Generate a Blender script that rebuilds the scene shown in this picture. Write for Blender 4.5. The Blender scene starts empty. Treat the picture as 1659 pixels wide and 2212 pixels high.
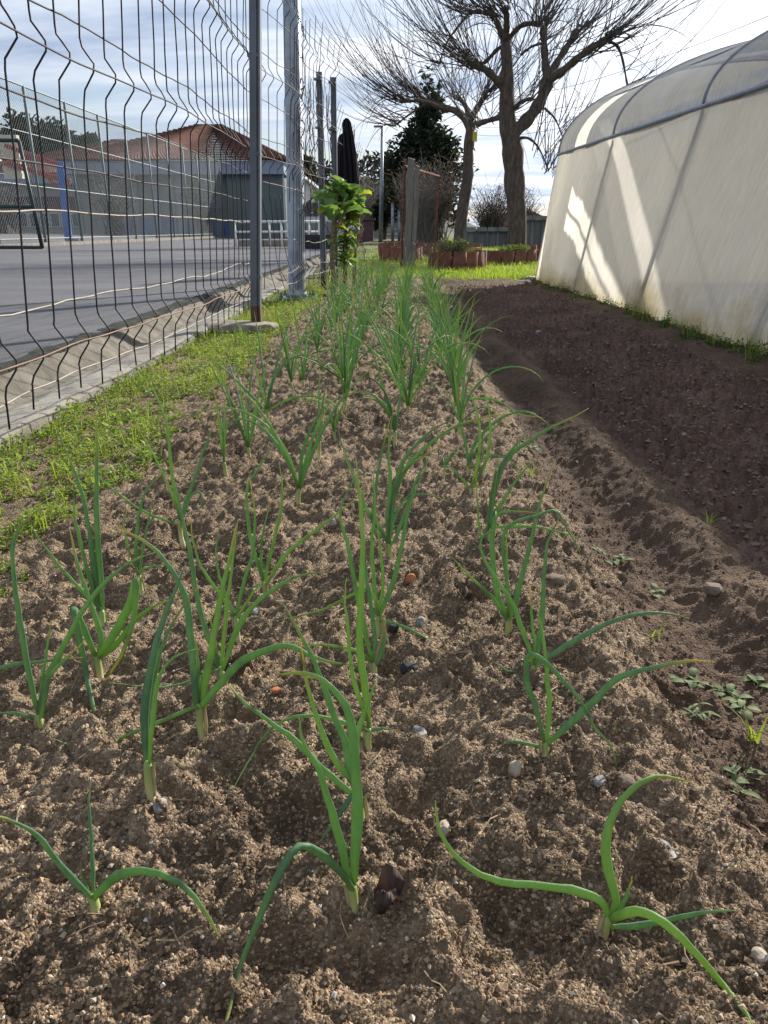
import bpy, math, random
import numpy as np
from mathutils import Vector
R = math.radians
random.seed(7); rng = np.random.default_rng(11)
scene = bpy.context.scene
COL = scene.collection

# ------------------------------------------------------------------ camera
CAM_H = 0.65; PITCH = R(20.32); YAW = R(0.667); FOC = 1650.0      # focal length in units of a 1659 x 2212 frame
cam_d = bpy.data.cameras.new('camera'); cam = bpy.data.objects.new('camera', cam_d); COL.objects.link(cam)
cam.location = (0, 0, CAM_H); cam.rotation_euler = (R(90) - PITCH, 0, YAW)
cam_d.sensor_fit = 'VERTICAL'; cam_d.sensor_height = 36; cam_d.lens = 36 * FOC / 2212
cam_d.clip_start = 0.02; cam_d.clip_end = 2000
scene.camera = cam

# ------------------------------------------------------------------ sky, sun, exposure
SUN_EL, SUN_AZ = R(28.5), R(36)                                     # azimuth measured from +Y towards +X
sun_dir = Vector((math.sin(SUN_AZ) * math.cos(SUN_EL), math.cos(SUN_AZ) * math.cos(SUN_EL), math.sin(SUN_EL)))
w = bpy.data.worlds.new('World'); scene.world = w; w.use_nodes = True
nt = w.node_tree; nt.nodes.clear()
def N(tree, kind, **kw):
    n = tree.nodes.new(kind)
    for k, v in kw.items():
        if k.startswith('i_'): n.inputs[int(k[2:]) if k[2:].isdigit() else k[2:].replace('_', ' ')].default_value = v
        else: setattr(n, k, v)
    return n
def mathn(tree, op, a, b=None, clamp=False):
    n = tree.nodes.new('ShaderNodeMath'); n.operation = op; n.use_clamp = clamp
    for i, v in enumerate((a, b)):
        if v is None: continue
        if isinstance(v, (int, float)): n.inputs[i].default_value = v
        else: tree.links.new(v, n.inputs[i])
    return n.outputs[0]
def ramp(tree, fac, stops, interp='LINEAR'):
    n = tree.nodes.new('ShaderNodeValToRGB'); cr = n.color_ramp; cr.interpolation = interp
    while len(cr.elements) < len(stops): cr.elements.new(0.5)
    for e, (p, c) in zip(cr.elements, stops):
        e.position = p; e.color = (*c, 1) if len(c) == 3 else c
    tree.links.new(fac, n.inputs[0]); return n.outputs[0]
def mixc(tree, fac, a, b, blend='MIX'):
    n = tree.nodes.new('ShaderNodeMix'); n.data_type = 'RGBA'; n.blend_type = blend
    for s, v in ((n.inputs[0], fac), (n.inputs[6], a), (n.inputs[7], b)):
        if isinstance(v, (int, float)): s.default_value = v
        elif isinstance(v, (tuple, list)): s.default_value = (*v, 1)
        else: tree.links.new(v, s)
    return n.outputs[2]
sky = N(nt, 'ShaderNodeTexSky', sky_type='NISHITA', sun_disc=False, sun_elevation=SUN_EL, sun_rotation=SUN_AZ,
        air_density=1.0, dust_density=1.5, ozone_density=1.5)
tc = N(nt, 'ShaderNodeTexCoord'); sx = N(nt, 'ShaderNodeSeparateXYZ'); nt.links.new(tc.outputs['Generated'], sx.inputs[0])
zz = mathn(nt, 'ADD', mathn(nt, 'MAXIMUM', sx.outputs[2], 0.0), 0.16)
px = mathn(nt, 'DIVIDE', sx.outputs[0], zz); py = mathn(nt, 'DIVIDE', sx.outputs[1], zz)
cb = N(nt, 'ShaderNodeCombineXYZ'); nt.links.new(px, cb.inputs[0]); nt.links.new(py, cb.inputs[1])
mp = N(nt, 'ShaderNodeMapping'); mp.inputs['Rotation'].default_value = (0, 0, R(22)); mp.inputs['Scale'].default_value = (0.42, 1.15, 1); mp.inputs['Location'].default_value = (3.3, 1.75, 0)
nt.links.new(cb.outputs[0], mp.inputs[0])
n1 = N(nt, 'ShaderNodeTexNoise'); n1.inputs['Scale'].default_value = 1.25; n1.inputs['Detail'].default_value = 7; n1.inputs['Roughness'].default_value = .52; n1.inputs['Distortion'].default_value = .35
n2 = N(nt, 'ShaderNodeTexNoise'); n2.inputs['Scale'].default_value = 2.6; n2.inputs['Detail'].default_value = 6; n2.inputs['Roughness'].default_value = .55
nt.links.new(mp.outputs[0], n1.inputs[0]); nt.links.new(mp.outputs[0], n2.inputs[0])
cover = ramp(nt, n1.outputs[0], [(0.33, (0, 0, 0)), (0.56, (1, 1, 1))])
shade = ramp(nt, n2.outputs[0], [(0.32, (.34, .43, .60)), (0.48, (.60, .67, .79)), (0.64, (.88, .91, .96))])
dot = N(nt, 'ShaderNodeVectorMath', operation='DOT_PRODUCT'); dot.inputs[1].default_value = sun_dir; nt.links.new(tc.outputs['Generated'], dot.inputs[0])
glow = mathn(nt, 'POWER', mathn(nt, 'MAXIMUM', dot.outputs['Value'], 0.0), 5.0)
bg1 = N(nt, 'ShaderNodeBackground'); bg1.inputs[1].default_value = 0.07
nt.links.new(mixc(nt, .25, sky.outputs[0], (4.0, 5.4, 8.0)), bg1.inputs[0])
bg2 = N(nt, 'ShaderNodeBackground'); nt.links.new(shade, bg2.inputs[0])
nt.links.new(mathn(nt, 'ADD', mathn(nt, 'MULTIPLY', glow, .50), .66), bg2.inputs[1])
mxs = N(nt, 'ShaderNodeMixShader'); nt.links.new(cover, mxs.inputs[0]); nt.links.new(bg1.outputs[0], mxs.inputs[1]); nt.links.new(bg2.outputs[0], mxs.inputs[2])
wo = N(nt, 'ShaderNodeOutputWorld'); nt.links.new(mxs.outputs[0], wo.inputs[0])
sun_l = bpy.data.lights.new('sun', 'SUN'); sun_l.energy = 5.0; sun_l.angle = R(0.9); sun_l.color = (1, .945, .86)
sun_o = bpy.data.objects.new('sun', sun_l); COL.objects.link(sun_o); sun_o.location = sun_dir * 50
sun_o.rotation_euler = (-sun_dir).to_track_quat('-Z', 'Y').to_euler()
scene.view_settings.view_transform = 'Standard'; scene.view_settings.look = 'None'
scene.view_settings.exposure = 0.80; scene.view_settings.gamma = 1; scene.view_settings.use_curve_mapping = False
scene.render.engine = 'CYCLES'; scene.cycles.use_denoising = True
scene.cycles.max_bounces = 8; scene.cycles.transparent_max_bounces = 16; scene.cycles.diffuse_bounces = 3; scene.cycles.transmission_bounces = 6
scene.cycles.caustics_reflective = False; scene.cycles.caustics_refractive = False

# ------------------------------------------------------------------ survey helpers: a sighting in the photograph to a point in the place
_c, _s = math.cos, math.sin
_fw = np.array((-_s(YAW) * _c(PITCH), _c(YAW) * _c(PITCH), -_s(PITCH))); _rt = np.array((_c(YAW), _s(YAW), 0.)); _up = np.array((-_s(YAW) * _s(PITCH), _c(YAW) * _s(PITCH), _c(PITCH)))
def ray(x, y): return _fw + (x - 829.5) / FOC * _rt + (1106 - y) / FOC * _up
def G(x, y, z=0.0):
    r = ray(x, y); t = (z - CAM_H) / r[2]; return np.array((r[0] * t, r[1] * t, z))
def A(x, y, Y):
    r = ray(x, y); t = Y / r[1]; return np.array((r[0] * t, Y, CAM_H + r[2] * t))

# ------------------------------------------------------------------ noise
def _h(ix, iy, s):
    n = (ix.astype(np.int64) * 374761393 + iy.astype(np.int64) * 668265263 + s * 974634777) & 0xffffffff
    n = ((n ^ (n >> 13)) * 1274126177) & 0xffffffff
    return ((n ^ (n >> 16)) & 0xffff) / 65536.0
def pnoise(x, y, s=0):
    x = np.asarray(x, float); y = np.asarray(y, float)
    ix = np.floor(x); iy = np.floor(y); fx = x - ix; fy = y - iy
    u = fx * fx * fx * (fx * (fx * 6 - 15) + 10); v = fy * fy * fy * (fy * (fy * 6 - 15) + 10)
    def g(dx, dy):
        a = _h(ix + dx, iy + dy, s) * 6.2832
        return np.cos(a) * (fx - dx) + np.sin(a) * (fy - dy)
    a = g(0, 0); b = g(1, 0); c = g(0, 1); d = g(1, 1)
    return (a + u * (b - a) + v * (c - a) + u * v * (a - b - c + d)) * 1.5
def fbm(x, y, o=4, s=0, g=.5):
    t = 0; a = 1; f = 1; n = 0
    for i in range(o):
        t = t + a * pnoise(x * f + 13.7 * i, y * f - 7.1 * i, s + i); n += a; a *= g; f *= 2.03
    return t / n
def worley(x, y, s=0):
    ix = np.floor(x); iy = np.floor(y); best = np.full(x.shape, 9.); idv = np.zeros(x.shape)
    for dx in (-1, 0, 1):
        for dy in (-1, 0, 1):
            cx = ix + dx; cy = iy + dy
            ax = cx + .1 + .8 * _h(cx, cy, s); ay = cy + .1 + .8 * _h(cx, cy, s + 5)
            d = (ax - x) ** 2 + (ay - y) ** 2
            m = d < best; best = np.where(m, d, best); idv = np.where(m, _h(cx, cy, s + 9), idv)
    return np.sqrt(best), idv
def sst(a, b, x):
    t = np.clip((x - a) / (b - a), 0, 1); return t * t * (3 - 2 * t)

# ------------------------------------------------------------------ mesh helpers
def link(o, parent=None):
    COL.objects.link(o)
    if parent is not None: o.parent = parent
    return o
def tag(o, label=None, cat=None, group=None, kind=None):
    if label: o['label'] = label
    if cat: o['category'] = cat
    if group: o['group'] = group
    if kind: o['kind'] = kind
    return o
def thing(name, loc, label, cat, group=None):
    loc = np.asarray(loc, float)
    o = bpy.data.objects.new(name, None); o.location = tuple(float(v) for v in loc); o.empty_display_size = .05
    link(o); return tag(o, label, cat, group)
def mesh_np(name, v, f, mat, smooth=True, attrs=None):
    """v (n,3), f (m,k) all faces alike"""
    me = bpy.data.meshes.new(name); v = np.asarray(v, np.float32); f = np.asarray(f, np.int32); k = f.shape[1]
    me.vertices.add(len(v)); me.vertices.foreach_set('co', v.ravel())
    me.loops.add(f.size); me.loops.foreach_set('vertex_index', f.ravel())
    me.polygons.add(len(f)); me.polygons.foreach_set('loop_start', np.arange(0, f.size, k, dtype=np.int32))
    try: me.polygons.foreach_set('loop_total', np.full(len(f), k, np.int32))
    except Exception: pass
    me.polygons.foreach_set('use_smooth', np.full(len(f), smooth, bool))
    for an, (typ, data) in (attrs or {}).items():
        a = me.attributes.new(an, typ, 'POINT')
        a.data.foreach_set('value' if typ == 'FLOAT' else ('color' if typ == 'FLOAT_COLOR' else 'vector'), np.asarray(data, np.float32).ravel())
    me.update(calc_edges=True); me.validate(verbose=False)
    if mat: me.materials.append(mat)
    return me
class MB:
    def __init__(s): s.v = []; s.f = []; s.t = []; s.n = 0
    def add(s, v, f, t=None):
        v = np.asarray(v, float); s.v.append(v); s.f += [tuple(int(i) + s.n for i in q) for q in f]
        s.t.append(np.zeros(len(v)) if t is None else np.asarray(t, float)); s.n += len(v); return s
    def box(s, c, size, rz=0, rx=0, taper=1.0, bev=0.0):
        hx, hy, hz = np.array(size) / 2.
        if bev > 0:
            b = bev; V = []; 
            for z, k in ((-hz, 1), (-hz + b, 0), (hz - b, 0), (hz, 1)):
                ex, ey = hx - k * b, hy - k * b; q = taper if z > 0 else 1
                V += [(-ex + b * (1 - k), -ey, z), (ex - b * (1 - k), -ey, z), (ex, -ey + b * (1 - k), z), (ex, ey - b * (1 - k), z), (ex - b * (1 - k), ey, z), (-ex + b * (1 - k), ey, z), (-ex, ey - b * (1 - k), z), (-ex, -ey + b * (1 - k), z)]
            V = np.array(V, float); V[V[:, 2] > 0, :2] *= taper
            F = [(7, 6, 5, 4, 3, 2, 1, 0)] + [(r * 8 + i, r * 8 + (i + 1) % 8, r * 8 + 8 + (i + 1) % 8, r * 8 + 8 + i) for r in range(3) for i in range(8)] + [tuple(range(24, 32))]
        else:
            V = np.array([(x * hx, y * hy, z * hz) for z in (-1, 1) for x, y in ((-1, -1), (1, -1), (1, 1), (-1, 1))], float); V[4:, :2] *= taper
            F = [(3, 2, 1, 0), (4, 5, 6, 7), (0, 1, 5, 4), (1, 2, 6, 5), (2, 3, 7, 6), (3, 0, 4, 7)]
        if rx: V = V @ np.array([[1, 0, 0], [0, _c(rx), _s(rx)], [0, -_s(rx), _c(rx)]])
        if rz: V = V @ np.array([[_c(rz), _s(rz), 0], [-_s(rz), _c(rz), 0], [0, 0, 1]])
        return s.add(V + np.array(c), F)
    def tube(s, pts, rad, sides=6, flat=1.0, cap=True, t=None):
        P = np.asarray(pts, float); n = len(P)
        rad = np.full(n, rad) if np.isscalar(rad) else np.asarray(rad, float)
        T = np.gradient(P, axis=0); T /= np.linalg.norm(T, axis=1)[:, None] + 1e-12
        u = np.cross(T[0], (0.31, .95, .05)); 
        if np.linalg.norm(u) < .1: u = np.cross(T[0], (1, 0, 0))
        u /= np.linalg.norm(u); ang = np.arange(sides) * 2 * math.pi / sides; V = []
        for i in range(n):
            u = u - T[i] * u.dot(T[i]); u /= np.linalg.norm(u) + 1e-12; w_ = np.cross(T[i], u)
            V.append(P[i] + rad[i] * (np.cos(ang)[:, None] * u + flat * np.sin(ang)[:, None] * w_))
        V = np.concatenate(V)
        F = [(i * sides + j, i * sides + (j + 1) % sides, (i + 1) * sides + (j + 1) % sides, (i + 1) * sides + j) for i in range(n - 1) for j in range(sides)]
        if cap: F += [tuple(range(sides))[::-1], tuple(range((n - 1) * sides, n * sides))]
        tt = np.repeat(np.linspace(0, 1, n) if t is None else np.asarray(t, float), sides)
        return s.add(V, F, tt)
    def quad(s, a, b, c, d): return s.add([a, b, c, d], [(0, 1, 2, 3)])
    def mesh(s, name, mat, smooth=False, attr=False):
        me = bpy.data.meshes.new(name); V = np.concatenate(s.v)
        me.from_pydata(V.tolist(), [], s.f)
        if smooth: me.polygons.foreach_set('use_smooth', np.ones(len(me.polygons), bool))
        if attr:
            a = me.attributes.new('t', 'FLOAT', 'POINT'); a.data.foreach_set('value', np.concatenate(s.t).astype(np.float32))
        me.update(); 
        if mat: me.materials.append(mat)
        return me
    def build(s, name, mat, parent=None, smooth=False, attr=False, loc=None):
        """geometry is in world space; it is moved into the parent's space"""
        off = np.array(parent_loc(parent)) if loc is None else np.array(loc, float)
        if parent is None and loc is None:
            V = np.concatenate(s.v); off = np.array((V[:, 0].mean(), V[:, 1].mean(), V[:, 2].min()))
        s.v = [v - off for v in s.v]
        o = bpy.data.objects.new(name, s.mesh(name, mat, smooth, attr))
        if parent is None: o.location = tuple(float(x) for x in off)
        return link(o, parent)
def parent_loc(p):
    l = np.zeros(3)
    while p is not None: l += np.array(p.location); p = p.parent
    return l
def curve(pts, n):
    P = np.asarray(pts, float); m = len(P)
    if m == 2: return P[0] + (P[1] - P[0]) * np.linspace(0, 1, n)[:, None]
    d = np.r_[0, np.cumsum(np.sqrt(np.linalg.norm(np.diff(P, axis=0), axis=1) + 1e-9))]; q = np.linspace(0, d[-1], n); out = []
    for u in q:
        i = min(max(np.searchsorted(d, u, 'right') - 1, 0), m - 2); f = (u - d[i]) / (d[i + 1] - d[i])
        def tan(k):
            if k == 0: return (P[1] - P[0]) / (d[1] - d[0])
            if k == m - 1: return (P[-1] - P[-2]) / (d[-1] - d[-2])
            return (P[k + 1] - P[k - 1]) / (d[k + 1] - d[k - 1])
        L = d[i + 1] - d[i]; m0 = tan(i) * L; m1 = tan(i + 1) * L; f2 = f * f; f3 = f2 * f
        out.append((2 * f3 - 3 * f2 + 1) * P[i] + (f3 - 2 * f2 + f) * m0 + (-2 * f3 + 3 * f2) * P[i + 1] + (f3 - f2) * m1)
    return np.array(out)

# ------------------------------------------------------------------ materials
MATS = {}
def pmat(name, base, var=None, rough=.8, scale=6, detail=4, stretch=(1, 1, 1), bump=0, bscale=40, bdist=.01, transl=0, spec=.3, metal=0, orand=0, lo=.35, hi=.65, third=None, coords='Object'):
    m = bpy.data.materials.new(name); m.use_nodes = True; t = m.node_tree; p = t.nodes['Principled BSDF']; out = t.nodes['Material Output']
    p.inputs['Roughness'].default_value = rough; p.inputs['Specular IOR Level'].default_value = spec; p.inputs['Metallic'].default_value = metal
    tc_ = N(t, 'ShaderNodeTexCoord'); mp_ = N(t, 'ShaderNodeMapping'); mp_.inputs['Scale'].default_value = stretch; t.links.new(tc_.outputs[coords], mp_.inputs[0])
    no = N(t, 'ShaderNodeTexNoise'); no.inputs['Scale'].default_value = scale; no.inputs['Detail'].default_value = detail; no.inputs['Roughness'].default_value = .6; t.links.new(mp_.outputs[0], no.inputs[0])
    var = var or tuple(c * .72 for c in base)
    st = [(lo, var), (hi, base)] if third is None else [(lo, var), ((lo + hi) / 2, base), (hi, third)]
    col = ramp(t, no.outputs[0], st)
    if orand:
        oi = N(t, 'ShaderNodeObjectInfo'); hs = N(t, 'ShaderNodeHueSaturation'); t.links.new(col, hs.inputs['Color'])
        t.links.new(mathn(t, 'ADD', mathn(t, 'MULTIPLY', oi.outputs['Random'], 2 * orand), 1 - orand), hs.inputs['Value'])
        t.links.new(mathn(t, 'ADD', mathn(t, 'MULTIPLY', oi.outputs['Random'], .05 * orand), .5 - .025 * orand), hs.inputs['Hue']); col = hs.outputs[0]
    t.links.new(col, p.inputs['Base Color'])
    if bump:
        nb = N(t, 'ShaderNodeTexNoise'); nb.inputs['Scale'].default_value = bscale; nb.inputs['Detail'].default_value = 5; t.links.new(mp_.outputs[0], nb.inputs[0])
        b = N(t, 'ShaderNodeBump'); b.inputs['Strength'].default_value = bump; b.inputs['Distance'].default_value = bdist; t.links.new(nb.outputs[0], b.inputs['Height']); t.links.new(b.outputs[0], p.inputs['Normal'])
    if transl:
        tr = N(t, 'ShaderNodeBsdfTranslucent'); t.links.new(mixc(t, 1.0, col, (1.15, 1.1, .55), 'MULTIPLY'), tr.inputs[0]); mx = N(t, 'ShaderNodeMixShader'); mx.inputs[0].default_value = transl
        t.links.new(p.outputs[0], mx.inputs[1]); t.links.new(tr.outputs[0], mx.inputs[2]); t.links.new(mx.outputs[0], out.inputs[0])
    MATS[name] = m; return m
def soilmat(name, cols=None, big=2, rough=.95, speck=None, dry=None, fine=260):
    """mineral soil: moist and dry patches, crumbs, sand grains"""
    m = bpy.data.materials.new(name); m.use_nodes = True; t = m.node_tree; p = t.nodes['Principled BSDF']; p.inputs['Roughness'].default_value = rough; p.inputs['Specular IOR Level'].default_value = .15
    tc_ = N(t, 'ShaderNodeTexCoord'); co = tc_.outputs['Object']
    a = N(t, 'ShaderNodeTexNoise'); a.inputs['Scale'].default_value = big; a.inputs['Detail'].default_value = 4
    b = N(t, 'ShaderNodeTexNoise'); b.inputs['Scale'].default_value = 45; b.inputs['Detail'].default_value = 6; b.inputs['Roughness'].default_value = .7
    v = N(t, 'ShaderNodeTexVoronoi'); v.inputs['Scale'].default_value = fine
    for n in (a, b, v): t.links.new(co, n.inputs[0])
    f = mathn(t, 'ADD', mathn(t, 'MULTIPLY', a.outputs[0], .55), mathn(t, 'MULTIPLY', b.outputs[0], .45))
    col = ramp(t, f, [(.36, cols[0]), (.5, cols[1]), (.64, cols[2])])
    sv = N(t, 'ShaderNodeSeparateXYZ'); t.links.new(v.outputs['Color'], sv.inputs[0])
    if speck:
        col = mixc(t, mathn(t, 'MULTIPLY', mathn(t, 'GREATER_THAN', sv.outputs[0], .80), .75), col, speck)
        col = mixc(t, mathn(t, 'MULTIPLY', mathn(t, 'LESS_THAN', sv.outputs[1], .25), .45), col, cols[0])
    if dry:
        at = N(t, 'ShaderNodeAttribute', attribute_name='dry'); col = mixc(t, mathn(t, 'MULTIPLY', at.outputs['Fac'], .85), col, mixc(t, b.outputs[0], dry, tuple(c * .6 for c in dry)))  # paler crest strip: drier soil, with sunlight on it put into the colour
    t.links.new(col, p.inputs['Base Color'])
    bp = N(t, 'ShaderNodeBump'); bp.inputs['Strength'].default_value = .9; bp.inputs['Distance'].default_value = .007
    c3 = N(t, 'ShaderNodeTexNoise'); c3.inputs['Scale'].default_value = 170; c3.inputs['Detail'].default_value = 4; t.links.new(co, c3.inputs[0]); hh = mathn(t, 'ADD', mathn(t, 'ADD', mathn(t, 'MULTIPLY', b.outputs[0], 1.0), mathn(t, 'MULTIPLY', c3.outputs[0], .9)), mathn(t, 'MULTIPLY', v.outputs[0], -.5)); t.links.new(hh, bp.inputs['Height']); t.links.new(bp.outputs[0], p.inputs['Normal'])
    return m
M_bed = soilmat('sandy_bed_soil', [(.080, .054, .036), (.182, .130, .084), (.33, .245, .160)], 3.2, speck=(.40, .31, .21), fine=330)
M_path = soilmat('trodden_soil', dry=(.20, .138, .092), cols= [(.055, .036, .025), (.096, .063, .043), (.155, .104, .070)], big=2.4)  # the dry tone also carries painted sun on the ridge crest
M_till = soilmat('dark_tilled_soil', [(.080, .050, .038), (.132, .084, .063), (.205, .134, .102)], 2.0, fine=150)
M_crumb = bpy.data.materials.new('soil_grains'); M_crumb.use_nodes = True
_t = M_crumb.node_tree; _a = N(_t, 'ShaderNodeAttribute', attribute_name='col'); _t.links.new(_a.outputs[0], _t.nodes['Principled BSDF'].inputs['Base Color']); _t.nodes['Principled BSDF'].inputs['Roughness'].default_value = .9
# ------------------------------------------------------------------ garden ground: bed, furrow and ridge, dark tilled soil
def ridge_x(Y): return .705 - .020 * (Y - 1.3) + .022 * np.sin(Y * 2.1) * np.clip(Y / 4, .3, 1)
def macro(X, Y):
    wob = .03 * pnoise(X * 0 + 3.1, Y * 1.7, 3) + .015 * pnoise(X * 0, Y * 5.3, 4)
    e = .40 + .012 * (Y - 1) + wob; c = ridge_x(Y); k = 1 - .55 * sst(4, 8, Y)
    z = -.052 * k * sst(e - .07, e + .09, X)
    z = z + .066 * k * sst(c - .16, c - .012, X) * (1 + .35 * pnoise(X * 3, Y * 4.5, 6)) - .042 * k * sst(c + .005, c + .10, X)
    z = z + .035 * sst(1.62, 1.82, X) + .018 * np.exp(-((X + .1) / .5) ** 2)
    z = z - .02 * sst(-.70, -.86, X) + .03 * sst(9.6, 10.5, Y)
    z = z - .05 * np.exp(-((Y - 7.35 - .1 * X) / .10) ** 2) * sst(.75, .9, X) * sst(1.65, 1.5, X)
    return z
DENTS = [(random.uniform(-.75, .45), random.uniform(.4, 4.5), random.uniform(.018, .045), random.uniform(.010, .028)) for _ in range(150)]
for (a, b, r_, d_) in ((1395, 1935, .028, .03), (500, 1700, .04, .03), (620, 1810, .045, .03), (1220, 1440, .03, .025), (930, 1740, .05, .022), (1120, 2050, .06, .03), (780, 2100, .05, .03), (60, 1350, .04, .02), (330, 1620, .03, .02), (1010, 1310, .03, .03)):
    g_ = G(a, b); DENTS.append((g_[0], g_[1], r_, d_))
def hfun(X, Y, fine=True):
    X = np.asarray(X, float); Y = np.asarray(Y, float); z = macro(X, Y)
    wx = X + .03 * fbm(X * 9, Y * 9, 2, 21); wy = Y + .03 * fbm(X * 9 + 5, Y * 9, 2, 23)
    c = ridge_x(Y)
    bed = 1 - sst(.38, .46, X); till = sst(c + .05, c + .14, X) * (1 - sst(1.6, 1.75, X)) * (1 - sst(9.4, 10., Y)); path = 1 - np.clip(bed + till, 0, 1)
    weed = sst(-.66, -.8, X)
    big = fbm(wx / .17, wy / .17, 3, 31)
    scarp = sst(-.02, .10, fbm(wx / .11, wy / .075, 3, 33)) + .7 * sst(.05, .14, fbm(wx / .055, wy / .045, 3, 34))
    d = bed * (.020 * big + .009 * scarp - .008 + .006 * np.abs(fbm(wx / .06, wy / .06, 2, 37))) * (1 - .5 * weed)
    d = d + path * (.010 * big + .007 * fbm(wx / .045, wy / .04, 3, 38)) + till * .008 * big
    f1, id1 = worley(wx / .052, wy / .052, 41)
    d = d + (.013 * bed * (1 - .6 * weed) + .007 * path * (.5 + 2.2 * sst(.2, .5, fbm(X / .25, Y / .25, 2, 77)) ) + .012 * till) * sst(0, .34, .58 - f1) * .55 * sst(.50, .8, id1 + .25 * big)
    if fine:
        f2, id2 = worley(wx / .021, wy / .021, 51); f3, id3 = worley(wx / .0095, wy / .0095, 61)
        d = d + (.0105 * bed + .006 * path + .004 * till) * sst(0, .42, .66 - f2) * (.15 + .85 * id2)
        f4, id4 = worley(wx / .037, wy / .037, 57); d = d + .008 * bed * (1 - .6 * weed) * sst(0, .3, .60 - f4) * sst(.45, .8, id4 + .3 * big) + (.046 * till + .013 * path * sst(-.1, .35, fbm(X / .14, Y / .14, 2, 79))) * sst(0, .5, .66 - f4) * (.15 + id4)
        d = d + (.0054 * bed + .0038 * path + .006 * till) * np.clip(.75 - f3, 0, 1) * (.3 + 1.1 * id3)
        d = d + .004 * bed * pnoise(X / .012, Y / .012, 71)
    for dx, dy, r, dp in DENTS:
        m = (np.abs(X - dx) < 3 * r) & (np.abs(Y - dy) < 3 * r)
        if m.any():
            q = ((X[m] - dx) ** 2 + ((Y[m] - dy) * 1.1) ** 2) / r ** 2; d[m] -= dp * np.exp(-q) - .35 * dp * np.exp(-((np.sqrt(q) - 1.5) / .45) ** 2)
    return z + d
xs = np.r_[np.arange(-1.262, -.85, .012), np.arange(-.85, -.72, .007), np.arange(-.72, .80, .0047), np.arange(.80, 1.2, .007), np.arange(1.2, 2.6, .012)]
ys = [-.6, -.4, -.2, 0, .1, .2, .3, .36]; y_ = .40
while y_ < 10.7: ys.append(y_); y_ += max(.0042, .0052 * y_)
ys = np.array(ys); XX, YY = np.meshgrid(xs, ys); ZZ = hfun(XX.ravel(), YY.ravel())
VG = np.stack([XX.ravel(), YY.ravel(), ZZ], 1); nx, ny = len(xs), len(ys)
I, J = np.meshgrid(np.arange(nx - 1), np.arange(ny - 1)); b0 = (J * nx + I).ravel(); FG = np.stack([b0, b0 + 1, b0 + 1 + nx, b0 + nx], 1)
cx = XX[:-1, :-1].ravel(); cy = YY[:-1, :-1].ravel(); jit = .09 * fbm(cx / .14, cy / .14, 4, 91)
zone = np.where(cx + jit < .43 + .012 * (cy - 1), 0, np.where((cx + jit > ridge_x(cy) + .045) & (cx + jit < 1.70) & (cy + 2 * jit < 9.9), 2, 1))
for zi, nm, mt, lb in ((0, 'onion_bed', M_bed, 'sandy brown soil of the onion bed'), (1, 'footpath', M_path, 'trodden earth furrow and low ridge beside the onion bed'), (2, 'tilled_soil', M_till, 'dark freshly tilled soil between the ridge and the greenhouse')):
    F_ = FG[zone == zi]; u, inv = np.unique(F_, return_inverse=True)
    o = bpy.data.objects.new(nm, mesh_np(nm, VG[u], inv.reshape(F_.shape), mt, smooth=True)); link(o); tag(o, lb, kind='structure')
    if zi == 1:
        at_ = o.data.attributes.new('dry', 'FLOAT', 'POINT'); P_ = VG[u]; at_.data.foreach_set('value', (np.exp(-((P_[:, 0] - ridge_x(P_[:, 1]) - .01) / .045) ** 2) * np.clip(.75 + .6 * fbm(P_[:, 0] / .1, P_[:, 1] / .1, 3, 95), 0, 1)).astype(np.float32))  # crest weight for drier soil and the sunlit look painted along the ridge
# loose grains and crumbs lying on the soil
def scatter_grains(name, n, xr, yr, size, cols, seed, label, pw=1.0, zoff=.0):
    r = np.random.default_rng(seed)
    Y = yr[0] * (yr[1] / yr[0]) ** (r.random(n) ** pw); X = r.uniform(xr[0], xr[1], n)
    Z = hfun(X, Y); s = size[0] + (size[1] - size[0]) * r.random(n) ** 3.2
    octv = np.array([(1, 0, 0), (-1, 0, 0), (0, 1, 0), (0, -1, 0), (0, 0, .8), (0, 0, -.6), ], float); octf = np.array([(0, 2, 4), (2, 1, 4), (1, 3, 4), (3, 0, 4), (2, 0, 5), (1, 2, 5), (3, 1, 5), (0, 3, 5)])
    V = octv[None] * (1 + .5 * (r.random((n, 6, 3)) - .5)) + .35 * (r.random((n, 6, 3)) - .5)
    a = r.random(n) * 6.283; ca, sa = np.cos(a)[:, None], np.sin(a)[:, None]
    V = np.stack([V[..., 0] * ca - V[..., 1] * sa, V[..., 0] * sa + V[..., 1] * ca, V[..., 2]], -1) * s[:, None, None]
    V = V + np.stack([X, Y, Z + .25 * s + zoff], 1)[:, None, :]
    F = (octf[None] + (np.arange(n) * 6)[:, None, None]).reshape(-1, 3)
    C = np.array(cols)[r.choice(len(cols), n, p=[1 / len(cols)] * len(cols))] * (.75 + .5 * r.random(n))[:, None]
    C4 = np.concatenate([np.repeat(C, 6, 0), np.ones((n * 6, 1))], 1)
    o = bpy.data.objects.new(name, mesh_np(name, V.reshape(-1, 3), F, M_crumb, smooth=False, attrs={'col': ('FLOAT_COLOR', C4)})); link(o); tag(o, label, kind='stuff')
tan = [(.30, .215, .14), (.36, .27, .18), (.23, .15, .085), (.26, .175, .10), (.18, .112, .064), (.15, .094, .055), (.29, .20, .12), (.12, .077, .046), (.20, .135, .078), (.11, .07, .042)]
scatter_grains('soil_grains', 70000, (-.80, .50), (.42, 3.2), (.0008, .0040), tan, 3, 'tan sand grains and crumbs over the onion bed', 1.25)
scatter_grains('sand_grains', 2600, (-.78, .46), (.42, 3.0), (.0009, .0036), [(.52, .46, .38), (.44, .38, .30), (.42, .30, .17), (.55, .52, .47), (.36, .22, .11)], 4, 'pale quartz grains on the onion bed')
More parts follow.
